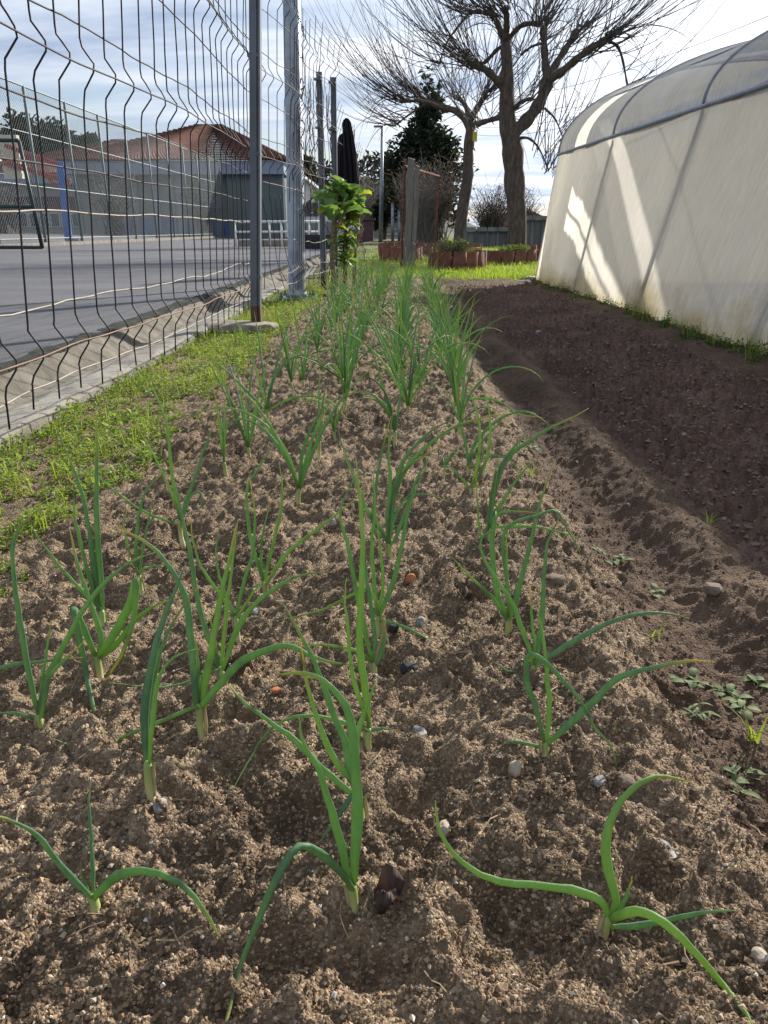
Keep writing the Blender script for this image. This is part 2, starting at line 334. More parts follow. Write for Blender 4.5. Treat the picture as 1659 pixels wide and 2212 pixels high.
scatter_grains('dark_crumbs', 36000, (.78, 1.70), (1.0, 9.8), (.0018, .010), [(.13, .083, .062), (.17, .11, .083), (.095, .061, .046), (.22, .146, .112)], 5, 'dark crumbs of tilled soil', .8)
scatter_grains('path_crumbs', 7000, (.40, .80), (.6, 5.5), (.0010, .0055), [(.15, .098, .064), (.20, .133, .09), (.11, .072, .048)], 6, 'earth crumbs along the furrow')

# dry straw, roots and twig bits on the bed
mbs_ = MB()
for k in range(260):
    x_, y_s = random.uniform(-.75, .62), .45 * (4 / .45) ** random.random(); z_s = float(hfun(np.array([x_]), np.array([y_s]))[0]) + .004; a_s = random.uniform(0, 6.28); l_s = random.uniform(.008, .045)
    P_s = [np.array((x_, y_s, z_s)) + np.array((math.cos(a_s), math.sin(a_s), 0)) * l_s * f + np.array((random.gauss(0, .002), random.gauss(0, .002), random.uniform(-.001, .005))) for f in (0, .35, .7, 1)]
    mbs_.tube(P_s, random.uniform(.0004, .0011), 3)
o = mbs_.build('straw_bits', pmat('straw', (.40, .30, .18), (.20, .13, .08), rough=.9, scale=9), None); tag(o, 'dry straw and root bits scattered on the soil', kind='stuff')

# ------------------------------------------------------------------ kerb, gutter, asphalt, court, field
M_conc = pmat('weathered_concrete', (.27, .25, .215), (.15, .135, .115), rough=.9, scale=5, bump=.5, bscale=60, bdist=.006, detail=6)
M_conc2 = pmat('mossy_concrete', (.165, .148, .118), (.085, .076, .058), rough=.9, scale=7, bump=.6, bscale=50, bdist=.008, detail=6)
M_asph = pmat('asphalt', (.135, .135, .142), (.080, .080, .087), rough=.92, scale=.55, stretch=(1, 2.2, 1), bump=.55, bscale=160, bdist=.006, detail=8, lo=.3, hi=.7)  # stretched tone bands put soft tree shade into the asphalt colour
M_court = pmat('court_floor', (.19, .18, .18), (.15, .14, .14), rough=.9, scale=.6, bump=.2, bscale=90)
def strip(name, prof, y0, y1, mat, n=60, amp=.008, seed=0, label=None, sh=.0):
    """prof: list of (x, z) across; runs along Y with a worn edge"""
    P = np.array(prof, float); ys_ = np.linspace(y0, y1, n); V = []
    for j, y in enumerate(ys_):
        xx = P[:, 0] + amp * pnoise(np.arange(len(P)) * 7.3 + seed, np.full(len(P), y * 3.1), seed) + amp * .6 * pnoise(np.arange(len(P)) * 3.3, np.full(len(P), y * 13.), seed + 1)
        z_ = P[:, 1] + amp * .7 * pnoise(np.arange(len(P)) * 5.1, np.full(len(P), y * 6.), seed + 2)
        V.append(np.stack([xx, np.full(len(P), y), z_], 1))
    k = len(P); F = [(j * k + i, j * k + i + 1, (j + 1) * k + i + 1, (j + 1) * k + i) for j in range(n - 1) for i in range(k - 1)]
    o = bpy.data.objects.new(name, mesh_np(name, np.concatenate(V), np.array(F), mat, smooth=False)); link(o); tag(o, label, kind='structure'); return o
strip('kerb', [(-1.235, -.25), (-1.245, .02), (-1.26, .034), (-1.30, .036), (-1.36, .032), (-1.40, .012), (-1.47, .006)], -1, 30, M_conc, 500, .010, 4, 'low weathered concrete kerb along the weeds')
strip('gutter', [(-1.44, -.1), (-1.47, .004), (-1.50, .012), (-1.54, .05), (-1.575, .085), (-1.60, .098)], -1, 30, M_conc2, 500, .012, 9, 'sloping stained concrete edge below the asphalt')
strip('asphalt_edge', [(-1.585, .05), (-1.60, .104), (-1.635, .112), (-1.70, .108), (-1.75, .09)], -1, 30, pmat('mossy_tar', (.035, .036, .026), (.02, .02, .016), scale=30, rough=1, bump=1, bscale=80), 700, .020, 13, 'dark mossy broken edge of the asphalt')
def sheet(name, x0, x1, y0, y1, z, mat, nx_=2, ny_=2, zf=None, label=None, kind='structure'):
    X, Y = np.meshgrid(np.linspace(x0, x1, nx_), np.linspace(y0, y1, ny_)); Z = np.full(X.shape, float(z)) if zf is None else zf(X, Y)
    i, j = np.meshgrid(np.arange(nx_ - 1), np.arange(ny_ - 1)); b = (j * nx_ + i).ravel()
    o = bpy.data.objects.new(name, mesh_np(name, np.stack([X.ravel(), Y.ravel(), Z.ravel()], 1), np.stack([b, b + 1, b + 1 + nx_, b + nx_], 1), mat)); link(o); return tag(o, label, kind=kind)
sheet('asphalt_yard', -70, -1.62, -12, 90, .10, M_asph, label='grey asphalt school yard behind the wire fence')
sheet('sports_court', -45, -12.1, 20, 58, .1, M_court, 12, 12, lambda X, Y: .13 + (-X - 12.1) * .022, label='pale grey sports court floor')
M_field = pmat('meadow_ground', (.085, .11, .028), (.10, .085, .05), rough=1, scale=1.3, detail=6)
def fieldz(X, Y): return .012 + .10 * sst(10.5, 15, Y) * (.5 + .5 * pnoise(X * .4, Y * .4, 5)) - .06 * sst(10.9, 10.2, Y)
sheet('meadow', -1.30, 45, 10.25, 75, 0, M_field, 120, 160, fieldz, 'green grass beyond the onion bed')
sheet('terrain', -700, 700, -60, 900, -.12, M_field, label='open ground out to the horizon')
# ------------------------------------------------------------------ onion plants
def leafmat():
    m = bpy.data.materials.new('onion_leaf'); m.use_nodes = True; t = m.node_tree; p = t.nodes['Principled BSDF']; out = t.nodes['Material Output']
    at = N(t, 'ShaderNodeAttribute', attribute_name='t'); oi = N(t, 'ShaderNodeObjectInfo')
    tc_ = N(t, 'ShaderNodeTexCoord'); no = N(t, 'ShaderNodeTexNoise'); no.inputs['Scale'].default_value = 70; no.inputs['Detail'].default_value = 6; no.inputs['Roughness'].default_value = .7; mq = N(t, 'ShaderNodeMapping'); mq.inputs['Scale'].default_value = (1.6, 1.6, .5); t.links.new(tc_.outputs['Object'], mq.inputs[0]); t.links.new(mq.outputs[0], no.inputs[0])
    ga = ramp(t, oi.outputs['Random'], [(0, (.21, .34, .11)), (.35, (.16, .295, .12)), (.7, (.125, .245, .135)), (1, (.125, .235, .165))])
    gb = mixc(t, ramp(t, no.outputs[0], [(.40, (0, 0, 0)), (.75, (.5, .5, .5))]), ga, (.30, .42, .25))
    tipf = mathn(t, 'MULTIPLY', ramp(t, at.outputs['Fac'], [(.72, (0, 0, 0)), (.97, (1, 1, 1))]), mathn(t, 'FRACT', mathn(t, 'MULTIPLY', oi.outputs['Random'], 7.3)))
    c1 = mixc(t, tipf, gb, (.42, .36, .10))
    c2 = mixc(t, ramp(t, at.outputs['Fac'], [(0, (1, 1, 1)), (.16, (0, 0, 0))]), c1, (.20, .33, .07))
    t.links.new(c2, p.inputs['Base Color']); p.inputs['Roughness'].default_value = .5; p.inputs['Specular IOR Level'].default_value = .4
    bp = N(t, 'ShaderNodeBump'); bp.inputs['Strength'].default_value = .5; bp.inputs['Distance'].default_value = .001
    wv = N(t, 'ShaderNodeTexNoise'); wv.inputs['Scale'].default_value = 260; t.links.new(tc_.outputs['Object'], wv.inputs[0]); t.links.new(wv.outputs[0], bp.inputs['Height']); t.links.new(bp.outputs[0], p.inputs['Normal'])
    tr = N(t, 'ShaderNodeBsdfTranslucent'); t.links.new(mixc(t, 1, c2, (1.5, 1.4, .8), 'MULTIPLY'), tr.inputs[0]); mx = N(t, 'ShaderNodeMixShader'); mx.inputs[0].default_value = .54
    t.links.new(p.outputs[0], mx.inputs[1]); t.links.new(tr.outputs[0], mx.inputs[2]); t.links.new(mx.outputs[0], out.inputs[0]); return m
def stemmat():
    m = bpy.data.materials.new('onion_stem'); m.use_nodes = True; t = m.node_tree; p = t.nodes['Principled BSDF']
    at = N(t, 'ShaderNodeAttribute', attribute_name='t'); t.links.new(ramp(t, at.outputs['Fac'], [(0, (.30, .22, .12)), (.30, (.52, .48, .28)), (.5, (.42, .43, .17)), (.75, (.27, .34, .10)), (1, (.18, .28, .08))]), p.inputs['Base Color'])
    p.inputs['Roughness'].default_value = .45; p.inputs['Subsurface Weight'].default_value = .0; return m
M_leaf, M_stem = leafmat(), stemmat()
M_dry = pmat('dry_onion_leaf', (.50, .42, .26), (.34, .30, .17), rough=.8, scale=40, transl=.3)
OG = 'onion plants in rows on the bed'
def leaf_part(root, pts, r, sides=8, n=18, flat=.62, mat=None, lo=False):
    P = curve(pts, n); L = len(P); P[1:-1] += rng.normal(0, .00035, (L - 2, 3)); t = np.linspace(0, 1, L)
    prof = (.62 + .38 * sst(0, .3, t)) * np.clip((1 - t) / .72, 0, 1) ** .62; prof[-1] = .05
    wob = 1 + .06 * np.sin(t * 19 + r * 9000); mb = MB(); mb.tube(P, np.maximum(prof * r * wob, .0004), sides, flat, True, t)
    return mb.build('leaf', mat or M_leaf, root, True, True)
def stem_part(root, a, b, r, sides=8):
    a = np.array(a); b = np.array(b); mid = (a + b) / 2 + np.array((random.uniform(-1, 1), random.uniform(-1, 1), 0)) * .0025
    P = curve([a - (b - a) * .25, a, mid, b, b + (b - a) * .12], 8); mb = MB()
    mb.tube(P, np.array([1.25, 1.28, 1.12, 1.02, .98, .96, .92, .6]) * r, sides, 1, True); return mb.build('stem', M_stem, root, True, True)
def ground(x, y): return float(hfun(np.array([x]), np.array([y]))[0])
T3 = {'4': (0, 1106, 3), '5': (553, 1106, 3), '6': (1106, 1106, 3), '7': (0, 1659, 2), '8': (829.5, 1659, 2), '2': (553, 553, 3), 'd': (0, 0, 1), 'r': (940, 829.5, 2.869), 'm': (691, 774, 2.2946), 'q': (276.5, 774.2, 4)}
def px_(k, p): ox, oy, s = T3[k]; return (ox + p[0] / s, oy + p[1] / s)
def traced(label, k, base, top, leaves, r=.0050, seed=0):
    rs = random.Random(seed * 17 + 5); bx, by = px_(k, base); B = G(bx, by, .0)
    for _ in range(3): B = G(bx, by, ground(B[0], B[1]))
    root = thing('onion_plant', B, label, 'onion', OG)
    tx, ty = px_(k, top); Tp = A(tx, ty, B[1] + .006); stem_part(root, B - np.array((0, 0, .012)), Tp, r * 1.0); sd_ = rs.choice((-1, 1)); mbx = MB(); mbx.tube(curve([B + np.array((sd_ * r * .9, 0, .004)), B * .5 + Tp * .5 + np.array((sd_ * r * 1.25, -.001, 0)), Tp + np.array((sd_ * r * 1.3, 0, .002)), Tp + np.array((sd_ * r * 2.6, -.004, .008))], 7), np.array([.7, .9, 1, 1, .8, .6, .2]) * r * .55, 5, .35, True); mbx.build('sheath', M_dry, root, True)
    for li, lf in enumerate(leaves):
        dY, kk, pts = lf[0], lf[1], lf[2]; rr = lf[3] if len(lf) > 3 else rs.uniform(.82, 1.08)
        W = [Tp - np.array((0, 0, .004))]; m = len(pts)
        for i, q in enumerate(pts):
            key = kk
            if len(q) == 3: key, q = q[0], q[1:]
            x, y = px_(key, q); f = (i + 1) / m; Y = B[1] + .006 + dY * f ** 1.3; p_ = A(x, y, Y)
            if p_[2] < .010 and i > 0:
                p_ = G(x, y, .010); g0 = ground(p_[0], p_[1]) + .006; p_ = G(x, y, g0)
            W.append(p_)
        leaf_part(root, W, r * rr, mat=M_dry if (len(lf) > 4) else None, n=22)
    return root
traced('young onion at the lower left with one leaf arching down to the right', '7', (400, 612), (398, 556), [
    (-.06, '7', [(380, 545), (270, 430), (180, 310), (80, 240), (0, 213), (-90, 205)]), (.03, '7', [(403, 540), (396, 350), (385, 150), (390, 45)], .72), (-.05, '7', [(420, 545), (490, 476), (580, 445), (680, 455), (800, 520), (880, 610), (930, 700), (970, 757)]), (.0, '7', [(378, 530), (345, 420)], .5)], .0052, 1)
traced('front onion of the centre row with a folded leaf hanging left', '7', (1543, 632), (1522, 520), [
    (-.10, '7', [(1510, 500), (1440, 420), (1350, 350), (1280, 342), (1205, 450), (1120, 650), (1040, 850), (975, 1106), (950, 1190)], 1.15), (.02, '7', [(1508, 480), (1450, 250), ('5', 400, 1659), ('5', 370, 1600), ('5', 300, 1480), ('5', 275, 1312)], .95), (.04, '7', [(1528, 480), (1542, 200), ('5', 640, 1600), ('5', 600, 1300), ('5', 500, 1150), ('5', 400, 1072), ('5', 250, 1042), ('5', 125, 1056)], 1.15)], .0052, 2)
traced('onion with five splayed leaves at the lower right corner of the bed', '8', (945, 730), (972, 650), [
    (.03, '8', [(960, 610), (930, 570), (830, 530), (700, 510), (500, 490), (400, 450), (310, 380), (240, 270), (222, 138)], 1.02), (.06, '8', [(995, 620), (1000, 550), (960, 400), (970, 250), (1020, 150), (1100, 70), (1200, 35), (1335, 66)], .95), (0, '8', [(1010, 620), (1050, 550), (1072, 468)], .5), (-.09, '8', [(1010, 640), (1100, 620), (1200, 660), (1320, 770), (1450, 920), (1560, 1060), (1640, 1190)], 1.2), (-.01, '8', [(985, 683), (1100, 680), (1300, 640), (1400, 620), (1530, 620)], .85)], .0052, 3)
traced('onion second in the centre row, its long leaves crossing in a fan', '7', (1570, 252), (1552, 130), [
    (.03, '7', [(1520, 60), ('5', 550, 1659), ('5', 480, 1550), ('5', 400, 1350), ('5', 330, 1100), ('5', 290, 820)], .95), (.05, '7', [(1530, 50), ('5', 600, 1620), ('5', 580, 1500), ('5', 500, 1300), ('5', 400, 1020), ('5', 290, 800), ('5', 165, 582)], 1.05), (.02, '7', [(1540, 40), ('5', 650, 1500), ('5', 680, 1360), ('5', 730, 1230), ('5', 780, 1092)], .9), (.04, '7', [(1510, 100), (1400, 10), ('5', 280, 1500), ('5', 130, 1390), ('5', -20, 1280), ('4', 1560, 1215), ('4', 1465, 1105)], .95), (-.03, '7', [(1525, 120), (1500, 150), (1440, 240), (1372, 330)], .95)], .0050, 4)
traced('onion third in the centre row, a drooping leaf on its left', '5', (740, 1540), (730, 1420), [
    (.05, '5', [(733, 1380), (700, 1100), (670, 850), (680, 560), (690, 200), (672, -60), ('d', 768, 985)], 1.1), (.03, '5', [(722, 1350), (690, 1260), (640, 1120), (610, 950), (590, 700), (575, 550), (588, 425)], .75), (-.05, '5', [(715, 1412), (600, 1372), (450, 1330), (280, 1320), (100, 1400), (0, 1535), (-190, 1870)], .85), (0, '5', [(755, 1415), (820, 1404), (935, 1420)], .5)], .0048, 5)
traced('onion fourth in the centre row with a torn pale leaf', '5', (768, 1068), (764, 985), [
    (.04, '5', [(752, 960), (700, 740), (650, 520), (590, 200), (545, 40), (560, -60), (630, -205)], .95), (.05, '5', [(766, 950), (770, 800), (730, 500), (700, 300), (690, 0), ('d', 790, 1010)], .8), (0, '5', [(782, 965), (818, 870), (830, 720), (832, 670)], 1.25), (-.01, '5', [(745, 965), (650, 900), (480, 866), (340, 860), (195, 830)], .7), (-.02, '5', [(775, 960), (822, 780), (832, 690), (845, 800), (872, 915)], .5, 1)], .0048, 6)
traced('onion fifth in the centre row, one leaf reaching right along the soil', '5', (796, 790), (790, 690), [
    (.03, '5', [(802, 670), (880, 480), (940, 250), (985, 0), ('d', 925, 995)], .95), (.05, '5', [(786, 650), (770, 500), (750, 200), (770, 0), ('d', 806, 1010)], .9), (.02, '5', [(796, 650), (822, 450), (800, 200), (782, 0)], .7), (-.04, '5', [(840, 706), (950, 740), (1100, 820), (1245, 922)], .75), (.0, '5', [(770, 560), (710, 500), (600, 550), (430, 630), (250, 680), (130, 702)], .7)], .0046, 7)
traced('onion sixth in the centre row with many tall leaves leaning right', 'm', (345, 1010), (343, 930), [
    (.02, 'm', [(320, 889), (268, 850), (275, 650), (310, 450), (352, 288)], .95), (.04, 'm', [(345, 840), (370, 650), (420, 500), (540, 370), (657, 300)], 1.1), (.04, 'm', [(335, 800), (350, 600), (340, 480), (362, 258)], .95), (.02, 'm', [(352, 840), (385, 620), (450, 530), (615, 425)], .8), (-.02, 'm', [(380, 880), (430, 740), (480, 600), (545, 480)], .85), (.02, 'm', [(320, 880), (240, 770), (190, 640), (130, 500), (120, 455)], .75), (.05, 'm', [(315, 860), (230, 740), (170, 590), (100, 400), (95, 322)], .75), (.06, 'm', [(350, 800), (390, 620), (480, 480), (650, 350), (780, 300), (952, 270)], .95), (-.04, 'm', [(370, 800), (430, 690), (540, 675), (640, 712)], .6)], .0050, 8)
traced('onion in the row by the furrow, second from the front, with a folded leaf', '6', (213, 1580), (216, 1500), [
    (-.03, '6', [(203, 1480), (150, 1250), (95, 1100), (95, 950), (122, 915), (200, 960), (320, 1080), (460, 1250), (540, 1400), (640, 1510), (682, 1659)], .85), (.04, '6', [(227, 1470), (240, 1250), (220, 1000), (200, 800), (165, 640)], .75), (-.02, '6', [(245, 1490), (400, 1350), (560, 1200), (650, 1100), (750, 1050), (950, 1000), (1150, 965), (1312, 972)], 1.15), (0, '6', [(190, 1518), (0, 1490), ('5', 1600, 1530), ('5', 1500, 1592), ('5', 1390, 1582), ('5', 1268, 1528)], .6)], .0046, 9)
traced('onion in the row by the furrow, third from the front, bending far right', '6', (130, 1115), (135, 1010), [
    (.05, '6', [(118, 910), (60, 740), (0, 590), ('5', 1560, 440), ('5', 1480, 310), ('5', 1453, 200), ('5', 1490, 140), ('5', 1592, 110)], .85), (.02, '6', [(155, 995), (250, 930), (480, 790), (700, 690), (900, 655), (1050, 665), (1152, 692)], .95), (0, '6', [(85, 1030), (0, 1040), ('5', 1600, 1010), ('5', 1530, 960)], .6), (.03, '6', [(152, 900), (130, 700), (115, 478)], .65), (.05, '6', [(165, 920), (190, 750), (210, 400), (232, 200), (305, 26)], .9)], .0046, 10)
traced('onion in the row by the furrow, fourth from the front, with a brown-tipped leaf', '5', (1630, 798), (1630, 702), [
    (-.02, '5', [(1618, 685), (1520, 540), (1400, 430), (1255, 280)], .85), (.04, '5', [(1625, 670), (1570, 560), (1540, 380), (1530, 200), (1550, 0), ('r', 340, 880), ('r', 390, 520)], 1.1), (.02, '5', [(1640, 670), (1625, 400), (1625, 70)], .65), (.05, '6', [(0, 660), (60, 430), (120, 200), (165, 0), ('d', 1197, 994)], .95), (.03, '6', [(-20, 560), (-60, 180), (0, 75), (180, 20), (285, -10), (360, 120), (430, 240), (462, 362)], .7)], .0048, 11)
traced('tallest onion of the row by the furrow with a long leaf arching over the ridge', 'r', (342, 985), (340, 900), [
    (.06, 'r', [(340, 850), (380, 620), (440, 470), (560, 370), (700, 280), (830, 220), (952, 150)], 1.1), (.03, 'r', [(335, 850), (370, 620), (430, 470), (580, 280)], 1.2), (.02, 'r', [(350, 850), (400, 760), (500, 600), (632, 438)], .8), (-.02, 'r', [(325, 880), (290, 960), (265, 800), (252, 520)], .75), (-.03, 'r', [(360, 860), (400, 800), (500, 790), (625, 797)], .75), (-.04, 'r', [(365, 890), (450, 885), (620, 885), (820, 930), (930, 975)], .7), (0, 'r', [(345, 860), (372, 570), (395, 440)], .6)], .0052, 12)
traced('onion of the row by the furrow with a small hooked leaf on its left', 'r', (215, 702), (217, 645), [
    (-.03, 'r', [(208, 636), (150, 570), (80, 510), (30, 530), (8, 615)], .75), (.03, 'r', [(232, 610), (270, 450), (270, 220), (200, 10)], .95), (.05, 'r', [(228, 620), (300, 520), (342, 300), (325, 120), (292, 5)], 1.0), (0, 'r', [(245, 630), (330, 455), (420, 452), (500, 510), (560, 585)], .7)], .0046, 13)
traced('onion of the row by the furrow with one leaf drooping over the path', 'r', (200, 575), (203, 520), [
    (-.02, 'r', [(212, 500), (240, 380), (330, 270), (450, 190), (560, 170), (650, 210), (716, 262)], 1.0), (.02, 'r', [(205, 500), (190, 380), (150, 230), (90, 100), (40, -20)], .9), (.02, 'r', [(208, 490), (260, 400), (350, 290), (450, 195)], .7), (0, 'r', [(215, 520), (290, 470), (290, 360), (292, 365)], .5)], .0046, 14)
traced('onion in the row nearest the fence, first from the left edge, with an arching tip', '4', (268, 1422), (248, 1330), [
    (.05, '4', [(242, 1300), (175, 980), (120, 650), (80, 300), (110, 130), (230, 0), (300, -33)], 1.15), (.04, '4', [(258, 1290), (300, 1100), (380, 930), (560, 600), (700, 440), (850, 320), (1005, 262)], 1.05), (.02, '4', [(252, 1290), (275, 1100), (310, 850), (332, 700)], .7), (-.02, '4', [(272, 1300), (330, 1060), (430, 950), (547, 838)], .75), (0, '4', [(228, 1338), (120, 1310), (0, 1300), (-120, 1290)], .7)], .0048, 15)
traced('onion with two kinked leaves in the row nearest the fence', '4', (642, 1070), (626, 938), [
    (-.05, '4', [(600, 900), (535, 740), (478, 625), (500, 740), (560, 1050), (620, 1320), (672, 1462)], 1.2), (-.04, '4', [(650, 910), (760, 760), (850, 560), (882, 428), (862, 700), (800, 900), (655, 1132)], 1.2), (.02, '4', [(662, 932), (740, 870), (870, 710), (1000, 610), (1182, 545)], .8), (.06, '4', [(642, 900), (655, 800), (590, 600), (500, 330), (448, 92)], .9), (-.01, '4', [(600, 950), (540, 1010), (452, 1172)], .5, 1)], .0056, 16)
traced('tall onion with two thick upright leaves in the row nearest the fence', '4', (687, 747), (662, 652), [
    (.05, '4', [(660, 620), (640, 300), (625, -50), (628, -350), (621, -690)], 1.35), (.04, '4', [(645, 620), (600, 300), (560, 0), (500, -220), (360, -565)], 1.15), (.02, '4', [(632, 600), (560, 350), (510, 150), (480, 0), (478, -210)], .9), (.0, '4', [(650, 630), (530, 510), (370, 330), (190, 83)], .85), (-.01, '4', [(685, 720), (690, 690), (672, 610)], .4)], .0050, 17)
traced('onion in the row nearest the fence, fourth from the front, thin leaves bunched upright', '4', (926, 527), (902, 425), [
    (.03, '4', [(890, 400), (880, 250), (890, 100), (910, -20), (960, -160), ('d', 415, 971)], .85), (.04, '4', [(905, 400), (930, 200), (965, 50), (1000, -150)], .8), (0, '4', [(900, 410), (910, 380), (1000, 350), (1180, 325)], .55), (.0, '4', [(895, 400), (830, 230), (800, 60), (850, -60)], .6)], .0044, 18)
traced('onion in the row nearest the fence, fifth from the front, with a looped side leaf', '4', (1180, 172), (1165, 70), [
    (.05, 'd', [(387, 1105), (370, 1015), (360, 915), (335, 850), (320, 812)], 1.0), (.05, 'd', [(396, 1100), (425, 1020), (450, 945), (478, 886)], .95), (.03, 'd', [(384, 1105), (372, 1070), (335, 990), (290, 911)], .8), (.0, 'd', [(375, 1130), (313, 1106), (260, 1071), (200, 1028), (93, 1028)], .7), (-.01, 'd', [(398, 1110), (415, 1068), (433, 1064), (434, 1095), (415, 1110)], .55)], .0046, 19)
traced('second-row onion with a thick white stem and four wide leaves', '4', (1312, 1472), (1292, 1272), [
    (.03, '4', [(1268, 1230), (1245, 900), (1200, 560), (1100, 360), (950, 200), (740, 93)], 1.1), (.05, '4', [(1305, 1220), (1360, 950), (1420, 600), (1490, 280), (1532, 82)], 1.05), (-.02, '4', [(1318, 1240), (1420, 1120), (1540, 990), (1659, 920), ('5', 150, 870), ('5', 260, 880), ('5', 340, 930), ('5', 480, 970), ('5', 652, 996)], 1.0), (-.04, '4', [(1262, 1266), (980, 1380), (700, 1490), (500, 1520), (348, 1468)], .85), (.03, '4', [(1296, 1210), (1285, 1000), (1268, 820)], .7)], .0056, 20)
traced('onion leaning forward in the second row from the fence, one broad double leaf', 'd', (325, 1725), (319, 1655), [
    (.06, '4', [(950, 1600), (938, 1300), (1000, 900), (1080, 640), (1212, 323)], 1.35), (.08, '4', [(955, 1600), (965, 1250), (1030, 950), (1100, 750), (1292, 473)], 1.0), (.03, '4', [(1000, 1250), (1025, 1090), (1070, 1000), (1140, 935), (1267, 890)], .65)], .0052, 21)
traced('onion in the second row from the fence sending a flat leaf left over the soil', '4', (1450, 1135), (1428, 1022), [
    (.04, '4', [(1415, 1000), (1300, 650), (1220, 200), (1180, 30), (1140, -200)], .95), (.05, '4', [(1435, 990), (1470, 600), (1510, 300), (1540, 60)], .85), (.02, '4', [(1450, 1005), (1540, 750), ('5', 0, 590), ('5', 150, 480), ('5', 290, 410), ('5', 452, 384)], .9), (-.03, '4', [(1405, 1024), (1230, 1095), (1050, 1135), (700, 1104)], .65), (.02, '4', [(1418, 990), (1390, 800), (1350, 640)], .55)], .0048, 22)
traced('slender onion behind the flat-leaved one in the second row from the fence', '4', (1537, 782), (1528, 690), [
    (.03, '4', [(1518, 670), (1430, 540), (1300, 350), (1245, 160), (1240, 20)], .8), (.04, '4', [(1532, 660), (1590, 420), (1640, 260), (1650, 0), ('d', 540, 1035)], .85), (.02, '4', [(1512, 650), (1450, 500), (1400, 300), (1430, 45)], .65), (0, '4', [(1545, 670), (1659, 500), ('5', 90, 420)], .6)], .0042, 23)
traced('second-row onion with long straight leaves crossing to the right', '5', (57, 572), (52, 472), [
    (.03, '5', [(44, 440), (0, 300), ('4', 1620, 150), ('4', 1600, -150), ('q', 1135, 940), ('q', 1270, 708)], .95), (.04, '5', [(58, 440), (100, 250), (160, 0), (170, -150), (150, -330)], .85), (.0, '5', [(75, 450), (200, 270), (400, 110), (540, 0), (640, -80)], .85), (.03, '5', [(45, 430), (32, 250), (60, 60), (110, -100)], .65), (0, '5', [(40, 470), (0, 480), (-150, 560)], .4)], .0046, 24)
traced('onion beside the left frame edge with a leaf pointing level to the right', 'd', (-78, 1530), (-80, 1500), [
    (.0, '4', [(-180, 1120), (0, 1010), (300, 966), (552, 938)], .8), (.04, 'd', [(-85, 1450), (-95, 1300), (-90, 1190)], 1)], .0048, 25)
# ---- plants further back
def free_onion(x, y, label, n=6, h=.30, r=.0046, sides=6, seg=10, seed=0, group=OG, spread=1.0):
    rs = random.Random(seed * 31 + 7); z = ground(x, y); root = thing('onion_plant', (x, y, z), label, 'onion', group)
    sh = rs.uniform(.025, .045); lean = np.array((rs.uniform(-.006, .006), rs.uniform(-.006, .006), sh)); B = np.array((x, y, z)); Tp = B + lean
    stem_part(root, B - np.array((0, 0, .01)), Tp, r * 1.1, sides); az0 = rs.uniform(0, 6.28)
    for i in range(n):
        az = (0 if i % 2 else math.pi) + az0 + rs.gauss(0, .7); L = h * rs.uniform(.62, 1.12) * (1 if i < n - 1 else .6)
        el = rs.uniform(1.15, 1.54) if rs.random() < .84 else rs.uniform(.4, .95); droop = rs.choice((.15, .25, .4, .6, 1.0, 2.4)) * spread
        d = np.array((math.cos(az), math.sin(az), 0.)); p = Tp - np.array((0, 0, .003)); P = [p]; e = el
        for k in range(seg):
            p = p + L / seg * (d * math.cos(e) + np.array((0, 0, math.sin(e)))); e -= droop / seg * (.4 + 1.4 * k / seg) 
            if p[2] < z + .012: p[2] = z + .012; e = max(e, 0)
            P.append(p.copy())
        leaf_part(root, P, r * rs.uniform(.7, 1.05), sides, seg + 2)
    return root
mids = [((492, 1041), 4, .20, 'small onion with two crossed leaves in the row nearest the fence, beside the weeds'), ((540, 1008), 6, .34, 'yellow-tipped onion just behind the small crossed one, nearest the fence'), ((578, 930), 6, .32, 'onion with a pale leaf leaning right in the row nearest the fence'),
        ((633, 871), 5, .33, 'tall thin onion in the row nearest the fence, level with the first weeds patch end'), ((656, 841), 6, .30, 'onion just behind the tall thin one in the row nearest the fence'), ((688, 793), 6, .3, 'onion with a wide dry side leaf in the row nearest the fence'),
        ((690, 1013), 3, .17, 'short sparse onion in the second row from the fence'), ((645, 1105), 6, .30, 'onion in the second row from the fence, front of the sparse short one'), ((726, 963), 5, .16, 'very short onion behind the sparse one in the second row from the fence'), ((745, 895), 9, .36, 'bushy onion with a wide fan of leaves in the second row from the fence'),
        ((958, 1053), 4, .07, 'tiny cut-off onion tuft between the centre row and the furrow row'), ((990, 940), 6, .30, 'onion in the row by the furrow with leaves reaching over the path'), ((981, 905), 7, .32, 'dense onion in the row by the furrow just before the far clump'),
        ((855, 990), 5, .28, 'onion behind the sixth one in the centre row'), ((880, 916), 9, .38, 'tall bushy onion in the middle of the centre row'), ((905, 862), 8, .36, 'bushy onion right behind the tall one in the centre row')]
for i, (p, n, h, lb) in enumerate(mids):
    g = G(*p); free_onion(g[0], g[1], lb, n + (1 if h > .2 else 0), h * 1.2, .0048 if h > .12 else .003, 7, 12, 200 + i)
ORD = 'first second third fourth fifth sixth seventh eighth ninth tenth eleventh twelfth thirteenth fourteenth fifteenth sixteenth seventeenth eighteenth'.split()
